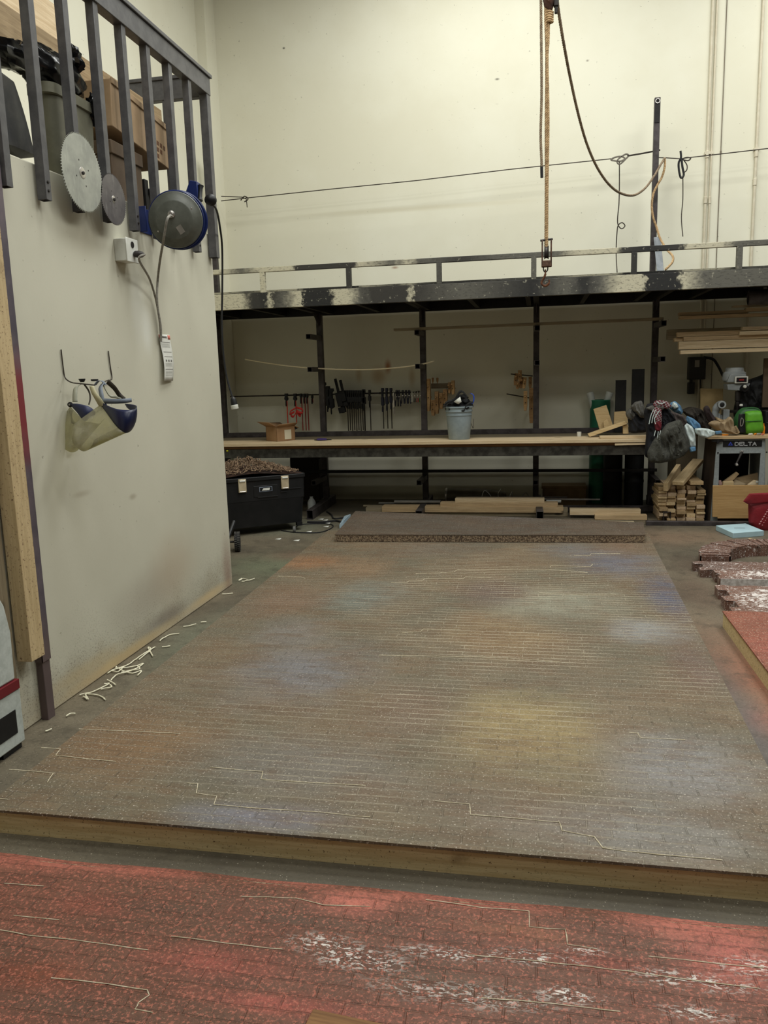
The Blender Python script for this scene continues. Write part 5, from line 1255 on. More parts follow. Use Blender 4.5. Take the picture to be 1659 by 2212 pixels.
wl = part('wheel', MB().lathe(prof, 36, axisM(wc, wax)), M_blackr, jb)
mb = MB()
for i in range(28):
    a = 2 * PI * i / 28; MM = axisM(wc, wax) @ RZ(a)
    for sgn in (-1, 1): mb.box((.088, -.0055, .002 * sgn), (.0965, .0055, .026 * sgn), MM @ RZ(.0 if sgn > 0 else PI / 28))
part('tread', mb, mat('dusty rubber', (84, 82, 78), (58, 56, 54), .85, 0, 40), wl)
part('hub', MB().lathe([(.0001, .02), (.018, .02), (.03, .015), (.034, .010)], 18, axisM(wc, wax)), mat('grey hub', (88, 90, 88), None, .5), wl)
part('axle_bracket', MB().tube([wc - wax * .25, wc - wax * .02], .010, 8), M_iron, jb)
part('axle_bracket', MB().tube([wc - wax * .10 + Vector((0, 0, 0)), wc - wax * .10 + Vector((0, .22, .16))], .018, 8), M_black, jb)
# the heap
rs_ = random.Random(5)
mb = MB()
hc_ = Mt @ Vector((-.46, .28, ytop))
def hh(x, y): return .15 * math.exp(-((x + .56) / .30) ** 2 - ((y - .26) / .26) ** 2) + .035
for i in range(330):
    x = rs_.uniform(-.95, -.07); y = rs_.uniform(.0, .56); a = rs_.uniform(0, 2 * PI); l = rs_.uniform(.05, .12)
    pts = []
    for k in range(6):
        q = k / 5 - .5; xx = x + math.cos(a + q * 2.2) * l * q * 1.3; yy = y + math.sin(a + q * 2.2) * l * q
        xx = min(-.02, max(-.97, xx)); yy = min(.58, max(-.015, yy))
        pts.append(Mt @ Vector((xx, yy, ytop - .01 + hh(xx, yy) * rs_.uniform(.75, 1.05) + rs_.uniform(-.004, .012))))
    mb.tube(smoothpath(pts, 3), .0036, 5)
for i in range(45):
    x = rs_.uniform(-.85, -.15); y = rs_.uniform(.02, .5); r_ = rs_.uniform(.018, .035); a = rs_.uniform(0, PI)
    c_ = Mt @ Vector((x, y, ytop + hh(x, y) * .95)); t1 = Vector((math.cos(a), math.sin(a), rs_.uniform(-.3, .3))); t2 = Vector((rs_.uniform(-.4, .4), rs_.uniform(-.4, .4), .9)).normalized()
    mb.tube([c_ + t1 * r_ * math.cos(k * PI / 5) + t2 * r_ * math.sin(k * PI / 5) for k in range(10)], .0035, 5, True)
hp = tag(part('wire_heap', mb, mat('rusty wire links', (160, 134, 108), (84, 66, 52), .7, .3, 45)), 'tangled heap of rusty wire links piled on top of the black job box', 'wire', None, 'stuff')
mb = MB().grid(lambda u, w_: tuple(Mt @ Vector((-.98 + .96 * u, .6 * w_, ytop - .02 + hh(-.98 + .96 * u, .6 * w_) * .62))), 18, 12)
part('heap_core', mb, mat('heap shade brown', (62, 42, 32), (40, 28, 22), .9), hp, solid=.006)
yt_ = oy(491, 974, 8.735); tag(part('yellow_knob', MB().lathe([(.0001, -.012), (.010, -.008), (.013, 0), (.010, .008), (.0001, .012)], 12, T(yt_)), mat('yellow plastic', (226, 214, 40), None, .4)), 'tiny bright yellow knob peeping out at the wall corner above the job box', 'knob')
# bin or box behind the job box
tag(part('dark_case', MB().box(*pbox(628, 990, 690, 1080, 9.86, .3)).box(*pbox(626, 986, 692, 992, 9.85, .32)), mat('very dark brown', (40, 32, 28), None, .8), bevel=.006), 'dim brown carton behind the job box under the bench', 'box')

# cables and scraps on the floor by the job box
cb = [(608, 1146), (640, 1150), (690, 1150), (717, 1140), (716, 1133), (690, 1131), (650, 1133), (640, 1138)]
tag(part('floor_cable', MB().tube(smoothpath([oz(a, b, .006) for a, b in cb], 6), .006, 6), M_cord), 'thin black cable looping on the floor between the job box and the brick panel', 'cable')
cb = [(706, 1105), (716, 1112), (722, 1120), (745, 1118), (764, 1116)]
tag(part('floor_cable', MB().tube(smoothpath([oz(a, b, .010) for a, b in cb], 6), .009, 6), M_cord), 'short thick black cable on the floor running behind the brick panel', 'cable')
tag(part('floor_cable', MB().tube(smoothpath([oz(a, b, .010) for a, b in ((664, 1128), (700, 1128), (724, 1125), (735, 1127))], 6), .012, 6), M_cord), 'dark strip of cable beside the steel foot tube', 'cable')
q = [oz(734, 1141, .0), oz(758, 1124, .0)]
fm = thing('foam_scrap', q[0], 'pale blue foam scrap leaning at the left edge of the far brick panel', 'foam')
part('foam_body', MB().add([oz(733, 1142, .0), oz(742, 1142, 0), oz(760, 1124, .0), oz(744, 1124, 0), oz(733, 1142, .0) + Vector((0, 0, .04)), oz(742, 1142, 0) + Vector((0, 0, .09)), oz(758, 1126, .0) + Vector((0, 0, .085)), oz(744, 1124, 0) + Vector((0, 0, .05))], [(0, 3, 2, 1), (4, 5, 6, 7), (0, 1, 5, 4), (1, 2, 6, 5), (2, 3, 7, 6), (3, 0, 4, 7)]), mat('pale blue foam', (172, 192, 204), (156, 178, 192), .8), fm, bevel=.003)
for i, (a, b) in enumerate(((693, 1122), (702, 1124), (707, 1131), (667, 1149), (704, 1138), (600, 1165), (640, 1168))):
    c_ = oz(a, b, 0); tag(part('paper_scrap', MB().add([c_ + Vector((-.03, -.01, .002)), c_ + Vector((.03, -.02, .002)), c_ + Vector((.035, .015, .008)), c_ + Vector((-.02, .02, .003))], [(0, 1, 2, 3)]), M_white, solid=.002), 'small pale scrap of paper on the concrete floor near the job box', 'paper scrap', 'paper scraps by the job box')
tag(part('plastic_jug', MB().lathe([(.0001, 0), (.045, .002), (.05, .02), (.05, .12), (.03, .16), (.02, .17), (.02, .19), (.0001, .19)], 18, T(oz(674, 1106, 0))), mat('cloudy plastic', (168, 170, 166), (150, 152, 148), .4)), 'cloudy white plastic jug standing between the job box and steel foot tube', 'jug')

# ------------------------------------------------------------------ lumber and pipes on the floor under the bench
def fboard(x0, x1, yt, yb_, Y, m, lb_, w_=.12, tilt=0, taper=None):
    a = oy(x0, (yt + yb_) / 2, Y); zt = oy((x0 + x1) / 2, yt, Y).z; zb = oy((x0 + x1) / 2, yb_, Y).z; z_ = (zt + zb) / 2; b = oy(x1, (yt + yb_) / 2, Y)
    board('floor_board', (a.x, Y + w_ / 2, z_), (b.x, Y + w_ / 2 + tilt, z_), w_, zt - zb, m, lb_, 'board', 'boards on the floor under the bench', taper=taper)
fboard(825, 1217, 1095, 1107, 9.08, M_pine2, 'longest and lowest board of the pile on the floor under the bench', .16)
fboard(951, 1205, 1086, 1095, 9.11, M_pine2, 'middle reddish board of the floor pile under the bench', .13)
fboard(983, 1176, 1077, 1086, 9.13, M_pine, 'topmost short board of the floor pile under the bench', .12)
fboard(1231, 1384, 1100, 1113, 8.98, M_pine, 'separate pale board on the floor left of the offcut stack, upper one', .10)
fboard(1285, 1398, 1113, 1123, 8.90, M_pine2, 'reddish board on the floor below the separate pale one', .10)
board('floor_bearer', (-2.0, 9.17, .045), (.32, 9.17, .045), .12, .09, M_greyw, 'dirty bearer hidden beneath the floor lumber pile', 'board')
def fpipe(x0, x1, y, Y, r_, m, lb_): 
    a = oy(x0, y, Y); b = oy(x1, y, Y); z_ = oy((x0 + x1) / 2, y, Y).z; a.z = z_; b.z = z_
    tag(part('metal_pipe', MB().tube([a, b], r_, 10), m), lb_, 'pipe', 'pipes with the floor lumber')
M_alu = mat('dull aluminium', (176, 174, 170), (150, 148, 144), .35, .7)
fpipe(852, 952, 1084, 9.30, .020, M_alu, 'bright metal pipe end at the left of the floor lumber pile')
fpipe(818, 856, 1087, 9.38, .010, M_alu, 'thin short pipe left of the bright metal one on the floor')
fpipe(785, 840, 1093, 9.30, .014, M_greyw, 'dull round batten at the far left of the floor lumber pile')
fpipe(1160, 1296, 1079, 9.42, .011, M_chrome, 'bright metal rod sticking out right of the floor lumber pile')
fpipe(1180, 1212, 1083, 9.34, .016, M_white, 'short whitish pipe end at the right of the floor pile')
fpipe(1010, 1225, 1074, 9.36, .008, M_iron, 'thin dark rod on top of the floor lumber pile')
dt = thing('duct_tube', oy(960, 1070, 9.75), 'large dull grey duct tube lying on the floor against the back wall', 'pipe')
a = oy(962, 1070, 9.95); b = oy(1062, 1078, 9.95)
part('duct_body', MB().lathe([(.085, 0), (.095, .004), (.095, .5), (.06, .75), (.0001, .76)], 24, axisM((a.x, 9.98, .10), (1, 0, -.02))), mat('duct grey', (104, 98, 84), (88, 84, 72), .5, .3), dt)
part('duct_band', MB().lathe([(.096, .0), (.1, .004), (.1, .02), (.096, .024)], 24, axisM((a.x, 9.98, .10), (1, 0, -.02))), M_chrome, dt)
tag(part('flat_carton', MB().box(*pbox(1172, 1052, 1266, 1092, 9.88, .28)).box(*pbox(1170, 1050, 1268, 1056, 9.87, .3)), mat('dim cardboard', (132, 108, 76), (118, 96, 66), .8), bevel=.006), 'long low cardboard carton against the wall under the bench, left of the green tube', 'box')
for i, q_ in enumerate(([(1040, 1076), (1046, 1060), (1056, 1066), (1062, 1076)], [(1100, 1076), (1106, 1062), (1108, 1076)], [(1126, 1074), (1136, 1064), (1142, 1072)], [(1078, 1078), (1076, 1066), (1082, 1056)])):
    tag(part('bent_wire', MB().tube(smoothpath([oy(a, b, 9.6) for a, b in q_], 4), .005, 5), M_alu), '%s bent light wire loop rising behind the floor lumber pile' % ('leftmost', 'third', 'rightmost', 'second')[i], 'wire', 'bent wires behind the floor pile')
# black drums under the bench
M_drum = mat('matt black drum', (14, 14, 15), (18, 18, 18), .7)
for i, px in enumerate((1322, 1368)):
    a = oy(px, 1096, 9.85)
    t = thing('black_drum', (a.x, 9.95, 0), 'matt black drum under the bench, %s' % ('left one next to the green tube' if i == 0 else 'right one next to the rack post'), 'drum', 'black drums')
    part('drum_body', MB().lathe([(.0001, 0), (.105, 0), (.11, .02), (.11, .28), (.114, .29), (.114, .31), (.11, .32), (.11, .60), (.105, .63), (.0001, .63)], 28, T(a.x, 9.86, 0)), M_drum, t)
    part('drum_lid', MB().lathe([(.114, .61), (.117, .615), (.117, .64), (.105, .65), (.0001, .65)], 28, T(a.x, 9.86, 0)), M_drum, t)

# ------------------------------------------------------------------ things behind and on the bench at the right
GY = 10.12
a = oy(1274, 900, GY); b = oy(1318, 900, GY); zt = oy(1296, 864, GY).z; rg = (b.x - a.x) / 2
gt = thing('green_tube', ((a.x + b.x) / 2, GY, 0), 'tall green cardboard tube standing behind the bench', 'tube')
part('tube_wall', MB().lathe([(rg, 0), (rg, zt), (rg - .008, zt), (rg - .008, .05)], 32, T((a.x + b.x) / 2, GY, 0)), mat('green tube', (34, 112, 82), (28, 96, 70), .5), gt)
part('tube_rim', MB().lathe([(rg + .002, zt - .012), (rg + .004, zt - .004), (rg + .002, zt + .003), (rg - .01, zt + .003)], 32, T((a.x + b.x) / 2, GY, 0)), mat('green rim', (46, 128, 96), None, .5), gt)
M_clear = mat('cloudy film roll', (206, 210, 204), (180, 184, 178), .25)
for i, (px, tl_) in enumerate(((1284, -.25), (1305, .3))):
    c_ = oy(px, 862, GY - .02); c_.z = zt - .12
    t = thing('film_roll', c_, '%s roll of clear film sticking out of the green tube' % ('left' if i == 0 else 'right'), 'roll', 'film rolls', M=T(c_) @ RY(tl_))
    part('roll_body', MB().lathe([(.040, 0), (.042, .22), (.030, .222), (.028, .01)], 20), M_clear, t, M=wmat(t))
    part('roll_core', MB().lathe([(.020, .05), (.020, .225), (.016, .226), (.014, .05)], 16), M_white, t, M=wmat(t))
for i, (x0, x1, yt, yb_, Y) in enumerate(((1329, 1352, 822, 945, 9.60), (1364, 1391, 798, 945, 9.62))):
    lo_, hi_ = pbox(x0, yt, x1, yb_, Y, .05)
    t = thing('black_board', (lo_[0], Y, Zb), '%s black board standing upright on the rear of the bench' % ('shorter' if i == 0 else 'taller'), 'board', 'upright black boards', M=T((lo_[0] + hi_[0]) / 2, Y, Zb + .002) @ RX(-.0))
    w2_ = (hi_[0] - lo_[0]) / 2; h2 = hi_[2] - Zb
    part('board_face', MB().box((-w2_, 0, 0), (w2_, .03, h2)), mat('black stained board', (30, 28, 26), (20, 19, 18), .7, 0, 8), t, M=wmat(t), bevel=.003)
    part('top_edge', MB().box((-w2_, -.001, h2 - .012), (w2_, .031, h2 + .002)), M_blackr, t, M=wmat(t), bevel=.002)
def yboard(poly, Y, d, m, nm, lb_, cat='block', parent=None):
    """board with the given outline on plane Y and thickness d"""
    P = [oy(a, b, Y) for a, b in poly]; mb = MB(); n = len(P)
    mb.add([p_ for p_ in P] + [p_ + Vector((0, d, 0)) for p_ in P], [tuple(range(n)), tuple(range(2 * n - 1, n - 1, -1))] + [((i + 1) % n, i, n + i, n + (i + 1) % n) for i in range(n)])
    o = part(nm, mb, m, parent, bevel=.002)
    return tag(o, lb_, cat) if parent is None else o
M_blk = wood('pale block pine', (206, 182, 138), (186, 158, 112), False)
yboard([(1282, 884), (1310, 875), (1325, 922), (1297, 934)], 9.20, .05, M_blk, 'wood_block', 'tilted square pine block leaning in front of the green tube')
yboard([(1303, 911), (1312, 906), (1320, 926), (1306, 930)], 9.15, .04, M_blk, 'wood_wedge', 'small pine wedge in front of the tilted square block')
yboard([(1327, 890), (1351, 888), (1358, 914), (1326, 919)], 9.24, .05, M_blk, 'wood_block', 'upright pine block between the tilted block and the dark hood')
yboard([(1270, 938), (1350, 910), (1355, 916), (1274, 944)], 9.00, .10, M_blk, 'tilted_plank', 'short pine plank leaning at a slant on the blocks', 'board')
yboard([(1346, 920), (1357, 917), (1358, 937), (1346, 937)], 9.03, .06, M_blk, 'wood_block', 'small upright pine block under the high end of the slanting plank')

# ------------------------------------------------------------------ heap of coats
CYy = 8.90
def cloth(c1, c2, nm, rough=.9, sc_=60): return mat(nm, c1, c2, rough, 0, sc_, .35, 140)
M_tweed = cloth((74, 74, 66), (54, 54, 50), 'grey tweed', .95, 90)
M_navyc = cloth((28, 29, 34), (20, 20, 24), 'black coat cloth')
M_hood = cloth((96, 94, 88), (74, 72, 68), 'grey fleece')
M_brownc = cloth((84, 74, 70), (62, 54, 52), 'mauve brown cloth')
M_jean = cloth((98, 136, 164), (72, 108, 142), 'sky blue cloth', .85, 20)
M_whitec = cloth((206, 216, 212), (182, 194, 192), 'dirty white cloth', .85, 30)
def garment(name, label, pieces, cat='coat'):
    P0 = [oy(a, b, pieces[0][2]) for a, b in pieces[0][1]]; c_ = sum(P0, Vector()) / len(P0)
    t = thing(name, c_, label, cat, 'coats heaped at the end of the bench')
    for (pn, poly, Y, d, m, fo) in pieces:
        part(pn, pillow(MB(), dens([oy(a, b, Y) for a, b in poly]), Y, d, fo * 1.5, seed=poly[0][0] * .37, per=2, freq=15), m, t)
    return t
garment('tweed_coat', 'grey tweed coat hanging lowest from the heap over the bench end', [
    ('coat_body', [(1400, 998), (1398, 975), (1412, 950), (1425, 935), (1440, 915), (1470, 905), (1484, 940), (1490, 968), (1478, 985), (1450, 996), (1425, 1001)], 8.57, .07, M_tweed, .35),
    ('lapel', [(1440, 925), (1462, 918), (1470, 934), (1450, 944), (1436, 940)], 8.50, .025, M_tweed, .3)])
garment('black_coat', 'long black coat hanging at the left side of the coat heap', [
    ('coat_body', [(1392, 985), (1396, 930), (1390, 892), (1398, 872), (1420, 870), (1442, 880), (1462, 900), (1452, 925), (1430, 940), (1412, 962), (1404, 992)], 8.69, .08, M_navyc, .3),
    ('collar', [(1394, 882), (1406, 876), (1424, 874), (1440, 880), (1428, 888), (1408, 888)], 8.60, .03, M_hood, .3)])
garment('fleece_hood', 'grey hooded fleece slumped on the bench left of the black coat', [
    ('hood', [(1362, 878), (1372, 868), (1386, 865), (1392, 878), (1393, 904), (1382, 902), (1374, 890), (1366, 888)], 8.96, .08, M_hood, .3),
    ('hood_side', [(1351, 892), (1362, 880), (1372, 892), (1380, 904), (1366, 910), (1354, 902)], 9.00, .07, M_hood, .3),
    ('fleece_body', [(1356, 904), (1372, 894), (1394, 900), (1398, 934), (1360, 936)], 9.02, .09, M_navyc, .3)])
s = NT('plaid scarf cloth'); v = s.coords()
sp = s.n('ShaderNodeSeparateXYZ'); s.put(sp.inputs[0], s.mapping(v, rot=(0, .5, 0)))
wv_ = s.math('SINE', s.math('MULTIPLY', sp.outputs[0], 240.0)); wv2 = s.math('SINE', s.math('MULTIPLY', sp.outputs[2], 300.0))
col = s.mix(s.step(wv_, .2, .7), (92, 36, 44), (44, 30, 36)); s.color(s.mix(s.step(s.math('MAXIMUM', wv_, wv2), .93, .99), col, (196, 190, 186))); s.rough(.9); M_plaid = s.m
sc_ = garment('plaid_scarf', 'dark red and white plaid fringed scarf tossed over the coat heap', [
    ('scarf_top', [(1410, 874), (1414, 866), (1426, 864), (1442, 867), (1452, 878), (1440, 884), (1428, 880), (1414, 882)], 8.60, .04, M_plaid, .3),
    ('scarf_drape', [(1408, 888), (1416, 878), (1428, 880), (1430, 900), (1430, 918), (1422, 928), (1416, 914), (1412, 902)], 8.58, .035, M_plaid, .3),
    ('scarf_tail', [(1412, 912), (1424, 905), (1430, 918), (1426, 932), (1416, 930)], 8.57, .03, mat('scarf red', (110, 34, 42), (84, 28, 36), .9, 0, 30), .3)], 'scarf')
for q_ in ([(1412, 884), (1406, 898), (1402, 916)], [(1416, 886), (1410, 902), (1408, 914)], [(1424, 888), (1414, 904), (1416, 916)], [(1416, 930), (1413, 942)], [(1422, 932), (1420, 948)], [(1427, 930), (1424, 944)], [(1418, 868), (1428, 872), (1438, 868)]):
    part('fringe', MB().tube(smoothpath([oy(a, b, 8.535) for a, b in q_], 4), .0045, 5), M_whitec, sc_)
garment('blue_white_jacket', 'sky blue and white jacket with dangling white sleeve on top of the coat heap', [
    ('jacket_shoulder', [(1444, 880), (1448, 870), (1458, 866), (1470, 876), (1476, 890), (1470, 898), (1456, 890)], 8.78, .05, M_jean, .5),
    ('white_patch', [(1450, 878), (1454, 868), (1462, 872), (1466, 880), (1456, 884)], 8.72, .03, M_whitec, .4),
    ('upper_sleeve', [(1480, 908), (1484, 898), (1498, 904), (1512, 916), (1514, 926), (1504, 930), (1490, 924)], 8.72, .06, M_jean, .3),
    ('hanging_sleeve', [(1478, 920), (1484, 914), (1496, 922), (1502, 940), (1503, 966), (1490, 968), (1486, 950), (1480, 936)], 8.64, .05, M_whitec, .3),
    ('cuff', [(1489, 966), (1502, 964), (1503, 974), (1490, 977)], 8.62, .035, M_jean, .2),
    ('lying_sleeve', [(1500, 926), (1512, 924), (1530, 926), (1545, 932), (1544, 940), (1528, 946), (1512, 942), (1502, 936)], 8.64, .05, M_whitec, .3),
    ('lying_cuff', [(1543, 932), (1558, 930), (1560, 936), (1546, 939)], 8.66, .02, M_jean, .2)], 'jacket')
garment('mauve_sweater', 'mauve brown sweater bunched in the middle of the coat heap', [
    ('sweater_body', [(1442, 886), (1456, 890), (1478, 898), (1484, 910), (1480, 922), (1466, 918), (1452, 908), (1440, 898)], 8.70, .06, M_brownc, .55),
    ('dark_fold', [(1428, 884), (1442, 884), (1458, 902), (1452, 920), (1436, 912), (1430, 898)], 8.66, .06, M_navyc, .5)], 'sweater')
garment('dark_jacket', 'dark jacket lying at the back of the heap against the machine bench', [
    ('jacket_back', [(1470, 886), (1490, 878), (1516, 884), (1528, 900), (1540, 920), (1530, 930), (1510, 922), (1490, 905)], 9.15, .12, cloth((58, 52, 44), (40, 36, 32), 'dim brown cloth'), .5)], 'jacket')

# ------------------------------------------------------------------ machine stand and its load
SY = 8.75
sd = thing('machine_stand', oy(1600, 1130, SY), 'light grey sheet steel machine stand with a black name plate at the right', 'stand')
M_st = mat('hammered grey steel', (142, 148, 148), (128, 134, 134), .5, .1, 40)
xl, xr = 1.775, 2.285; zt_ = .885; zp0, zp1 = .735, .885
ol_, or_ = oy(1552, 1000, SY).x, oy(1645, 1000, SY).x
mb = MB()
def qprism(poly, y0, y1): return MB().prism(poly, y0, y1)
part('front_panel', qprism([(1.795, zt_), (1.785, .73), (1.76, 0.0), (1.835, 0.0), (1.822, .73), (2.218, .73), (2.205, 0.0), (2.28, 0.0), (2.262, .73), (2.25, zt_)][::1], SY, SY + .012), M_st, sd, bevel=.003)
part('left_side', MB().add([(1.795, SY + .01, zt_), (1.755, SY + .01, 0), (1.755, SY + .62, 0), (1.795, SY + .60, zt_), (1.803, SY + .01, zt_), (1.763, SY + .01, 0), (1.763, SY + .62, 0), (1.803, SY + .60, zt_)], [(0, 1, 2, 3), (7, 6, 5, 4), (0, 3, 7, 4), (1, 5, 6, 2), (0, 4, 5, 1), (3, 2, 6, 7)]), mat('shaded stand side', (70, 58, 48), (58, 48, 40), .7), sd)  # side of the grey stand, its shade painted in as dark brown
part('right_side', MB().add([(2.25, SY + .01, zt_), (2.285, SY + .01, 0), (2.285, SY + .62, 0), (2.25, SY + .60, zt_), (2.258, SY + .01, zt_), (2.293, SY + .01, 0), (2.293, SY + .62, 0), (2.258, SY + .60, zt_)], [(0, 1, 2, 3), (7, 6, 5, 4), (0, 3, 7, 4), (1, 5, 6, 2), (0, 4, 5, 1), (3, 2, 6, 7)]), M_st, sd)
part('rear_panel', MB().box((1.80, SY + .58, .1), (2.25, SY + .59, zt_)), M_steelblk, sd)
for px, py in ((1551, 978), (1550, 957), (1656, 977)):
    part('bolt', MB().lathe([(.0001, .006), (.008, .004), (.009, 0)], 10, axisM(oy(px, py, SY - .001), (0, -1, 0))), M_black, sd)
part('foot', MB().box((1.755, SY - .012, 0), (1.845, SY + .02, .018)), M_st, sd, bevel=.002)
pl_a, pl_b = pbox(1562, 952, 1646, 965, SY - .006, .006)
np_ = part('name_plate', MB().box(pl_a, pl_b), M_black, sd, bevel=.001)
M_let = mat('plate lettering white', (206, 208, 210), None, .5)
lx0 = oy(1587, 958, SY - .006).x; lw = (oy(1635, 958, SY - .006).x - lx0) / 5; lz = oy(1610, 962.2, SY - .006).z; lh = oy(1610, 955.2, SY - .006).z - lz
mb = MB()
for i, chh in enumerate('DELTA'):
    for strk in FONT[chh]:
        P = [Vector((lx0 + lw * (i + .08 + .78 * a), SY - .0075, lz + lh * b)) for a, b in strk]
        for a, b in zip(P, P[1:]):
            d = (b - a).normalized(); nn = Vector((-d.z, 0, d.x)) * .0035; a2 = a - d * .003; b2 = b + d * .003
            mb.add([a2 - nn, b2 - nn, b2 + nn, a2 + nn] + [q_ + Vector((0, .0015, 0)) for q_ in (a2 - nn, b2 - nn, b2 + nn, a2 + nn)], [(0, 1, 2, 3), (7, 6, 5, 4), (0, 4, 5, 1), (1, 5, 6, 2), (2, 6, 7, 3), (3, 7, 4, 0)])
part('lettering', mb, M_let, np_)
tx = oy(1578, 958.5, SY - .006); hh_ = lh * .62
part('emblem', MB().prism([(tx.x - hh_ * 1.15, tx.z - hh_ * .85), (tx.x + hh_ * 1.15, tx.z - hh_ * .85), (tx.x, tx.z + hh_)], SY - .0082, SY - .0058), mat('blue emblem', (58, 76, 186), None, .5), np_, label='blue triangle emblem')
part('emblem', MB().prism([(tx.x - hh_ * .42, tx.z - hh_ * .5), (tx.x + hh_ * .42, tx.z - hh_ * .5), (tx.x, tx.z + hh_ * .25)], SY - .0090, SY - .0080), M_black, np_)
ca, cb_ = oy(1603, 976, SY - .05), oy(1590, 1003, SY - .08)
ck = part('crank_arm', MB().tube([ca, ca.lerp(cb_, .5), cb_], [.013, .010, .009], 10), M_iron, sd)
part('crank_handle', MB().lathe([(.0001, -.006), (.013, -.004), (.015, .01), (.013, .045), (.0001, .05)], 12, axisM(cb_, (0, -1, 0))), M_chrome, ck)
part('crank_hub', MB().lathe([(.0001, .01), (.014, .006), (.016, 0), (.012, -.05)], 12, axisM(ca, (0, -1, 0))), M_chrome, ck)
TYb = SY + .30
board('machine_bench_top', (1.70, SY + .27, .897), (2.9, SY + .27, .897), .62, .026, M_pine2, 'pine board top lying on the grey machine stand', 'board')
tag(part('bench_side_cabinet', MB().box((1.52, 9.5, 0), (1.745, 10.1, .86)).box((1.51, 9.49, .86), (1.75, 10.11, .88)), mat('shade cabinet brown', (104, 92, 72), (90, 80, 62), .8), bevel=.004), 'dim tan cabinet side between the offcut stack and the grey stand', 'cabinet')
tg_ = thing('spring_clip', oy(1546, 948, SY - .02), 'small black clip clamped on the left corner of the pine machine top', 'clip')
part('clip_body', MB().box(*pbox(1538, 950, 1562, 955, SY - .03, .05)).box(*pbox(1549, 944, 1554, 958, SY - .035, .05)), M_black, tg_, bevel=.003)
# plywood sheet, scraps
yboard([(1540, 1049), (1680, 1048), (1680, 1120), (1550, 1120), (1550, 1117), (1539, 1117)], SY - .06, .02, wood('orange plywood', (178, 144, 96), (156, 122, 76), False, .6), 'plywood_sheet', 'square sheet of orange brown plywood leaning on the front of the grey stand', 'board')
scr_ = [([(1556, 1046), (1592, 1020), (1597, 1024), (1572, 1050)], SY + .12, M_pine2, 'slanting scrap board at the left inside the stand'), ([(1588, 1034), (1640, 1021), (1646, 1040), (1612, 1048)], SY + .25, M_pine2, 'broad scrap board at the back inside the stand'),
        ([(1563, 1041), (1585, 1040), (1585, 1050), (1561, 1050)], SY + .05, M_blk, 'scrap block with a printed end inside the stand'), ([(1586, 1034), (1612, 1046), (1600, 1052), (1584, 1048)], SY + .16, M_pine, 'small scrap leaning in the middle of the stand'),
        ([(1616, 1048), (1630, 1038), (1643, 1040), (1643, 1047), (1628, 1052)], SY + .06, M_pine, 'scrap block with a white sticker inside the stand'), ([(1552, 1040), (1558, 1038), (1560, 1048), (1553, 1048)], SY + .08, mat('pink scrap', (176, 140, 132), None, .8), 'tiny pinkish scrap at the left edge of the stand opening')]
for poly, Y, m_, lb_ in scr_: yboard(poly, Y, .05, m_, 'scrap_block', lb_)
tag(part('scrap_support', MB().box((1.80, SY + .04, .0), (2.2, SY + .5, .33)).box((1.82, SY + .06, .33), (2.15, SY + .4, .37)), M_carddk, bevel=.01), 'dark carton of scraps inside the stand behind the plywood', 'box')
yboard([(1633, 1039), (1640, 1039), (1640, 1043), (1633, 1043)], SY + .055, .003, M_white, 'sticker', 'white sticker on a scrap block end', 'sticker')
# red shopping bag
rb_ = thing('red_bag', oy(1640, 1150, 8.45), 'dark red fabric shopping bag on the floor at the right photo edge', 'bag')
s = NT('red bag fabric'); v = s.coords(); s.color(s.mix(s.step(s.noise(v, 3, 4), .4, .6), (122, 20, 30), (98, 16, 24))); s.rough(.7); s.bump(s.noise(v, 9, 4), .5, .02); M_rbag = s.m
P = [oy(a, b, 8.45) for a, b in ((1616, 1088), (1660, 1076), (1700, 1076), (1704, 1152), (1660, 1157), (1630, 1146), (1617, 1128))]
part('bag_body', pillow(MB(), dens(P, .06), 8.45, .07, .10, 2.2, per=2, freq=7), M_rbag, rb_)
part('bag_corner', pillow(MB(), dens([oy(a, b, 8.38) for a, b in ((1605, 1083), (1619, 1066), (1690, 1063), (1690, 1082), (1617, 1090))], .06), 8.38, .012, .2, 4.1, per=2, freq=7), M_rbag, rb_)
mb = MB()
rl_ = random.Random(3)
for ln in range(2):
    for k in range(8 - ln * 2):
        q0 = Vector((oy(1641 + k * 3.2 + ln * 6, 1131 - k * 5.2 + ln * 3, 8.33))); sz = .010 - ln * .004
        mb.add([q0 + Vector(w_) for w_ in ((-sz, 0, -sz * .3), (-sz * .3, 0, -sz), (sz * .9, 0, -sz * .1), (sz * .3, 0, sz * .7), (-sz, 0.002, -sz * .3), (-sz * .3, .002, -sz), (sz * .9, .002, -sz * .1), (sz * .3, .002, sz * .7))], [(0, 1, 2, 3), (7, 6, 5, 4)])
part('blurred_lettering', mb, mat('bag lettering', (206, 150, 150), None, .7), rb_)
# pale blue foam sheet
fs_ = thing('foam_board', oz(1600, 1160, 0), 'thick pale blue foam board lying on the floor before the stand', 'foam')
qf = [oz(1546, 1146, 0), oz(1583, 1163, 0), oz(1650, 1158, 0), None]; qf[3] = qf[0] + (qf[2] - qf[1]) * 1.0
part('foam_block', MB().add([p_ for p_ in qf] + [p_ + Vector((0, 0, .052)) for p_ in qf], [(0, 3, 2, 1), (4, 5, 6, 7), (0, 1, 5, 4), (1, 2, 6, 5), (2, 3, 7, 6), (3, 0, 4, 7)]), mat('light blue foam', (168, 194, 200), (158, 184, 192), .8), fs_, bevel=.003)
cf = sum(qf, Vector()) / 4
part('stamp', MB().add([cf + Vector((x, y, .0528)) for x, y in ((-.05, -.012), (.05, -.012), (.05, .012), (-.05, .012))], [(0, 1, 2, 3)]), mat('foam stamp', (104, 116, 118), None, .8), fs_, label='small grey stamp mark')
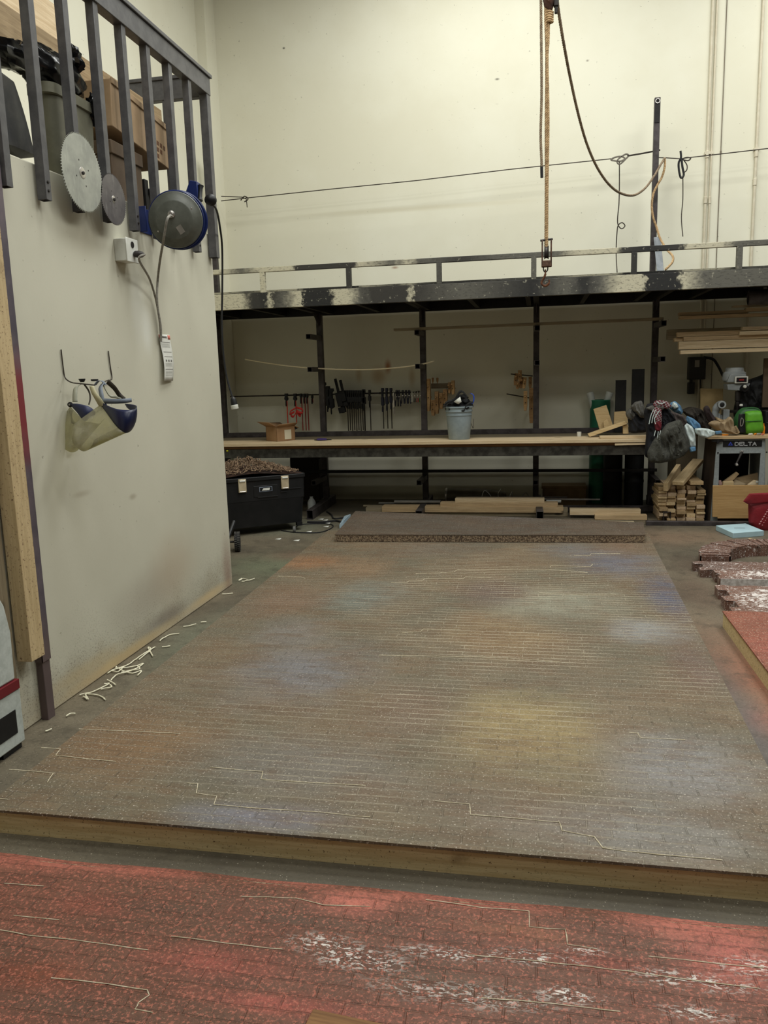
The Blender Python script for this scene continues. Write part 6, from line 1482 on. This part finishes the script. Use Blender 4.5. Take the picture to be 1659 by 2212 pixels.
board('lath_scrap', oz(1617, 1164, .006), oz(1646, 1168, .006), .03, .008, M_blk, 'short pale lath scrap on the floor in front of the blue foam', 'lath')

# ------------------------------------------------------------------ stack of offcuts beside the stand
rng = random.Random(11)
Wood5 = [wood('offcut pine a', (208, 184, 144), (184, 158, 118), False), wood('offcut pine b', (188, 162, 122), (162, 134, 96), False), wood('offcut pine c', (168, 142, 106), (142, 118, 84), False), wood('offcut pine d', (200, 176, 146), (176, 150, 120), False)]
cols = [(1.235, .095), (1.335, .095), (1.435, .095), (1.535, .095), (1.632, .090)]
hts = [.34, .35, .37, .37, .34]
ordn = ['bottom', 'second', 'third', 'fourth', 'fifth', 'sixth', 'seventh', 'eighth', 'ninth']
cn = ['first', 'second', 'third', 'fourth', 'fifth']
for c_, (x0, w_) in enumerate(cols):
    z_ = .0 + .0005; rowi = 0
    while z_ < hts[c_]:
        th = rng.choice((.038, .038, .038, .02, .045)); off = rng.uniform(-.06, .06); dx = rng.uniform(-.006, .006) + (.02 * (1 - z_ / .35) if c_ == 0 else 0)
        wd = w_ - rng.uniform(.003, .012); ln_ = rng.uniform(.35, .55)
        board('offcut_board', (x0 + w_ / 2 + dx, 8.86 + off, z_ + th / 2), (x0 + w_ / 2 + dx, 8.86 + off + ln_, z_ + th / 2), wd, th - .002, rng.choice(Wood5),
              'softwood offcut, %s from the floor in the %s column from the left of the stack' % (ordn[min(rowi, 8)], cn[c_]), 'board', 'offcuts in the stack beside the stand')
        z_ += th; rowi += 1
board('offcut_board', (1.42, 8.72, .425), (1.72, 9.30, .60), .115, .038, Wood5[0], 'wide pale offcut lying slanted on top of the stack', 'board', 'offcuts in the stack beside the stand')
board('offcut_board', (1.30, 8.73, .385), (1.50, 9.2, .53), .045, .09, Wood5[0], 'narrow pale offcut tilted at the top left of the stack', 'board', 'offcuts in the stack beside the stand')
board('offcut_board', (1.62, 8.78, .42), (1.62, 9.35, .42), .13, .038, Wood5[1], 'broad offcut lying flat on the top right of the stack', 'board', 'offcuts in the stack beside the stand')

# ------------------------------------------------------------------ electrics and machines at the right
eb = thing('electrical_box', oy(1505, 800, 10.2), 'dark grey electrical switch box on the back wall below the lumber', 'electrical box')
M_eb = mat('dark electrical grey', (54, 54, 52), (46, 46, 44), .5)
part('enclosure', MB().box(*pbox(1488, 771, 1525, 820, 10.18, .12)), M_eb, eb, bevel=.008)
part('cover', MB().box(*pbox(1489.5, 773, 1523, 818, 10.17, .012)), M_eb, eb, bevel=.006)
part('white_label', MB().box(*pbox(1501, 778, 1511, 793, 10.167, .004)), mat('dirty label', (150, 146, 136), None, .7), eb)
part('lower_box', MB().box(*pbox(1487, 826, 1501, 851, 10.20, .1)), M_eb, eb, bevel=.006)
part('nipple', MB().box(*pbox(1491, 819, 1496, 827, 10.22, .08)), M_eb, eb)
part('supply_cable', MB().tube(smoothpath([oy(1520, 772, 10.2), oy(1540, 776, 10.15), oy(1552, 792, 10.1), oy(1560, 808, 9.9), oy(1568, 822, 9.6)], 5), .016, 8), M_cord, eb)
part('dangling_conduit', MB().tube([oy(1513, 818, 10.24), oy(1513, 840, 10.24)], .009, 8), M_wire, eb)
yboard([(1513, 839), (1562, 840), (1562, 905), (1518, 905), (1513, 890)], 9.55, .02, mat('dim plywood', (150, 128, 88), (134, 114, 76), .8), 'plywood_sheet', 'dim plywood panel standing behind the machines on the right bench', 'board')
dp = thing('drill_press', oy(1600, 940, 9.22), 'grey headed bench drill press with a small red display on the pine top', 'drill press')
M_head = mat('light grey casting', (152, 156, 156), (134, 138, 138), .4)
hd = oy(1590, 830, 9.2); k_ = 9.2 / F
part('motor_cap', MB().lathe([(.115, -.02), (.12, 0), (.115, .06), (.095, .075), (.09, .11), (.085, .115), (.0001, .118)], 30, T(hd.x + .005, 9.32, oy(1590, 818, 9.2).z)), M_head, dp)
z0_, z1_ = oy(1590, 826, 9.18).z, oy(1590, 810, 9.18).z
part('head_housing', qprism([(oy(1572, 815, 9.18).x, z0_), (oy(1578, 815, 9.18).x, z1_ + .01), (oy(1612, 815, 9.18).x, z1_ + .01), (oy(1616, 815, 9.18).x, z0_)], 9.2, 9.4), M_head, dp, bevel=.008)
dsp = part('display_frame', MB().box(*pbox(1588, 813, 1616, 828, 9.16, .03)), M_white, dp, bevel=.003)
part('display', MB().box(*pbox(1591, 815.5, 1613, 825.5, 9.157, .006)), mat('dark display', (44, 34, 36), (34, 28, 30), .3), dsp)
part('display_digits', MB().box(*pbox(1597, 819, 1607, 822, 9.155, .003)), mat('red digits', (150, 40, 36), None, .5), dsp, label='dull red digits')
part('spindle_housing', qprism([(oy(1570, 840, 9.2).x, oy(1590, 830, 9.2).z), (oy(1620, 840, 9.2).x, oy(1590, 829, 9.2).z), (oy(1616, 840, 9.2).x, oy(1590, 836, 9.2).z), (oy(1598, 840, 9.2).x, oy(1590, 844, 9.2).z), (oy(1572, 840, 9.2).x, oy(1590, 842, 9.2).z)], 9.19, 9.38), M_head, dp, bevel=.006)
kb = oy(1609, 835, 9.12)
part('feed_hub', MB().lathe([(.0001, .03), (.03, .028), (.042, .01), (.045, -.04)], 20, axisM(oy(1608, 840, 9.17), (0, -1, 0))), M_black, dp)
part('feed_knob', MB().lathe([(.0001, .02), (.014, .016), (.019, .004), (.015, -.012), (.0001, -.016)], 16, axisM(kb, (0, -1, 0))), M_white, dp)
part('quill', MB().lathe([(.028, 0), (.028, -.10), (.018, -.11), (.018, -.15), (.006, -.17), (.006, -.20)], 16, T(oy(1594, 845, 9.25))), M_iron, dp)
part('column', MB().lathe([(.036, 0), (.036, .55)], 20, T(oy(1600, 900, 9.40).x + .06, 9.42, .91)), M_black, dp)
part('table', MB().lathe([(.0001, 0), (.12, 0), (.125, .02), (.0001, .022)], 26, T(oy(1594, 880, 9.3).x, 9.30, 1.12)), M_iron, dp)
part('base', MB().box((oy(1575, 930, 9.15).x, 9.10, .911), (oy(1625, 930, 9.15).x, 9.48, .94)), M_iron, dp, bevel=.006)
el = thing('bench_grinder', oy(1560, 925, 9.1), 'small light grey grinder body with an elbow spout beside the drill press', 'grinder')
e0 = oy(1548, 905, 9.12)
part('elbow_spout', MB().tube(smoothpath([oy(1545, 912, 9.12), oy(1545, 893, 9.12), oy(1549, 880, 9.12), oy(1556, 874, 9.10), oy(1560, 874, 9.02)], 5), [.036] * 8 + [.042] * 8 + [.040] * 5, 14), M_head, el)
part('spout_mouth', MB().lathe([(.0001, .002), (.020, .002), (.024, 0)], 16, axisM(oy(1560, 874, 9.015), (0, -1, 0))), M_black, el)
part('grinder_body', MB().box(*pbox(1543, 893, 1556, 915, 9.10, .10)).box(*pbox(1562, 885, 1576, 912, 9.11, .1)).box(*pbox(1554, 896, 1566, 912, 9.14, .08)), M_head, el, bevel=.006)
part('grinder_foot', MB().box(*pbox(1545, 912, 1575, 922, 9.12, .1)), M_iron, el, bevel=.004)
tag(part('black_tarp', pillow(MB(), [oy(a, b, 9.5) for a, b in ((1600, 830), (1640, 812), (1690, 800), (1690, 935), (1610, 935), (1585, 900), (1590, 860))], 9.75, .12, .3, 3.0), mat('black tarpaulin', (24, 24, 24), (18, 18, 18), .7)), 'black tarpaulin bulk behind the drill press and green bag', 'tarp')
yboard([(1651, 774), (1700, 770), (1700, 880), (1646, 880)], 9.35, .03, M_carddk, 'brown_panel', 'dull brown panel standing at the right photo edge above the green bag', 'board')
# green tool bag
gb = thing('green_bag', oy(1617, 935, 8.86), 'bright green soft lunch bag with a black strap on the pine machine top', 'bag')
M_gb = mat('green nylon', (92, 158, 38), (78, 140, 34), .55, 0, 10, .2, 50); M_gbd = mat('dark green nylon', (40, 84, 42), (34, 72, 36), .55)
def gp(poly, Y, d, m, nm, fo=.05, fr=5): part(nm, pillow(MB(), [oy(a, b, Y) for a, b in poly], Y, d, fo, 1.0, freq=fr), m, gb)
gp([(1606, 896), (1612, 888), (1640, 887), (1645, 896), (1647, 915), (1645, 934), (1606, 935)], 8.92, .08, M_gb, 'bag_front')
gp([(1584, 930), (1585, 905), (1594, 888), (1608, 880), (1634, 880), (1645, 890), (1640, 900), (1612, 900), (1606, 935), (1590, 935)], 8.98, .08, M_gbd, 'bag_side')
part('strap', ribbon(MB(), [oy(a, b, 8.83) for a, b in ((1603, 894), (1602, 905), (1602, 920), (1603, 935))], [(.030, 0, 0), (.036, 0, 0)]), M_black, gb, solid=.008)
part('carabiner', MB().tube(smoothpath([oy(a, b, 8.80) for a, b in ((1602, 903), (1606, 908), (1604, 918), (1600, 920), (1600, 910))], 4, True), .004, 6, True), M_chrome, gb)
part('zip', MB().tube([oy(1608, 911, 8.83), oy(1646, 909, 8.84)], .004, 6), M_gbd, gb)
part('top_handle', ribbon(MB(), [oy(a, b, 8.93) for a, b in ((1606, 893), (1610, 883), (1625, 881), (1638, 884), (1642, 892))], [(0, .012, .003), (0, .012, .003)]), M_gbd, gb, solid=.004)
tag(part('white_bottle_cap', MB().lathe([(.0001, .022), (.016, .02), (.018, 0), (.0001, 0)], 14, T(oy(1601, 877, 9.05))), M_white), 'small white cap above the green bag', 'cap')
# canvas bag
cbg = thing('canvas_bag', oy(1560, 935, 8.84), 'crumpled tan canvas bag slumped on the pine top left of the green bag', 'bag')
M_cv = mat('tan canvas', (154, 134, 104), (132, 112, 84), .9, 0, 12, .3, 90)
for nm, poly, Y, d, m_ in (('bag_body', [(1530, 916), (1544, 908), (1560, 912), (1575, 900), (1584, 908), (1586, 922), (1594, 936), (1570, 936), (1550, 930)], 8.86, .07, M_cv),
                           ('bag_flap', [(1544, 900), (1552, 906), (1572, 906), (1580, 902), (1582, 912), (1562, 914), (1548, 910)], 8.92, .05, M_cv),
                           ('dark_lining', [(1519, 884), (1528, 876), (1536, 890), (1546, 906), (1540, 914), (1528, 908)], 8.94, .05, mat('dark lining', (46, 36, 36), None, .9))):
    part(nm, pillow(MB(), [oy(a, b, Y) for a, b in poly], Y, d, .5, poly[0][1] * .1, freq=11), m_, cbg)
part('bag_handle', ribbon(MB(), [oy(a, b, 8.78) for a, b in ((1565, 916), (1567, 928), (1580, 932), (1590, 937), (1596, 935), (1588, 920))], [(.010, 0, .004), (.010, 0, .004)]), M_cv, cbg, solid=.003)
def bit(px, Y, r_, l, m, lb_, nm='small_part', cat='small part', ang=0.3):
    c_ = oy(px, 936, Y); c_.z = .912 + r_
    tag(part(nm, MB().lathe([(.0001, -l / 2), (r_ * .8, -l / 2), (r_, -l / 4), (r_, l / 4), (r_ * .5, l / 2), (.0001, l / 2)], 10, axisM(c_, (1, ang, 0))), m), lb_, cat)
M_or = mat('orange plastic', (224, 132, 32), None, .4)
bit(1567, 8.80, .006, .07, M_or, 'yellow orange pencil on the pine machine top', 'pencil', 'pencil')
bit(1622, 8.80, .010, .05, M_white, 'small white part in front of the green bag', ang=.5)
bit(1632, 8.82, .010, .04, M_or, 'small amber part in front of the green bag, left of the grey one', ang=1)
bit(1640, 8.80, .011, .05, M_chrome, 'small grey metal part in front of the green bag near its right corner', ang=.2)
bit(1648, 8.80, .008, .04, M_redp, 'small pinkish part right of the green bag', ang=.8)
ot = oy(1650, 915, 8.95); tag(part('glue_bottle', MB().lathe([(.0001, 0), (.014, 0), (.015, .07), (.006, .09), (.004, .11), (.0001, .11)], 12, T(ot.x, ot.y, .911)), M_or), 'slim orange bottle standing right of the green bag', 'bottle')
tag(part('tool_case', MB().box(*pbox(1653, 888, 1700, 936, 9.0, .2)).box(*pbox(1655, 912, 1698, 916, 8.995, .01)), M_black, bevel=.006), 'black tool case right of the green bag at the photo edge', 'case')
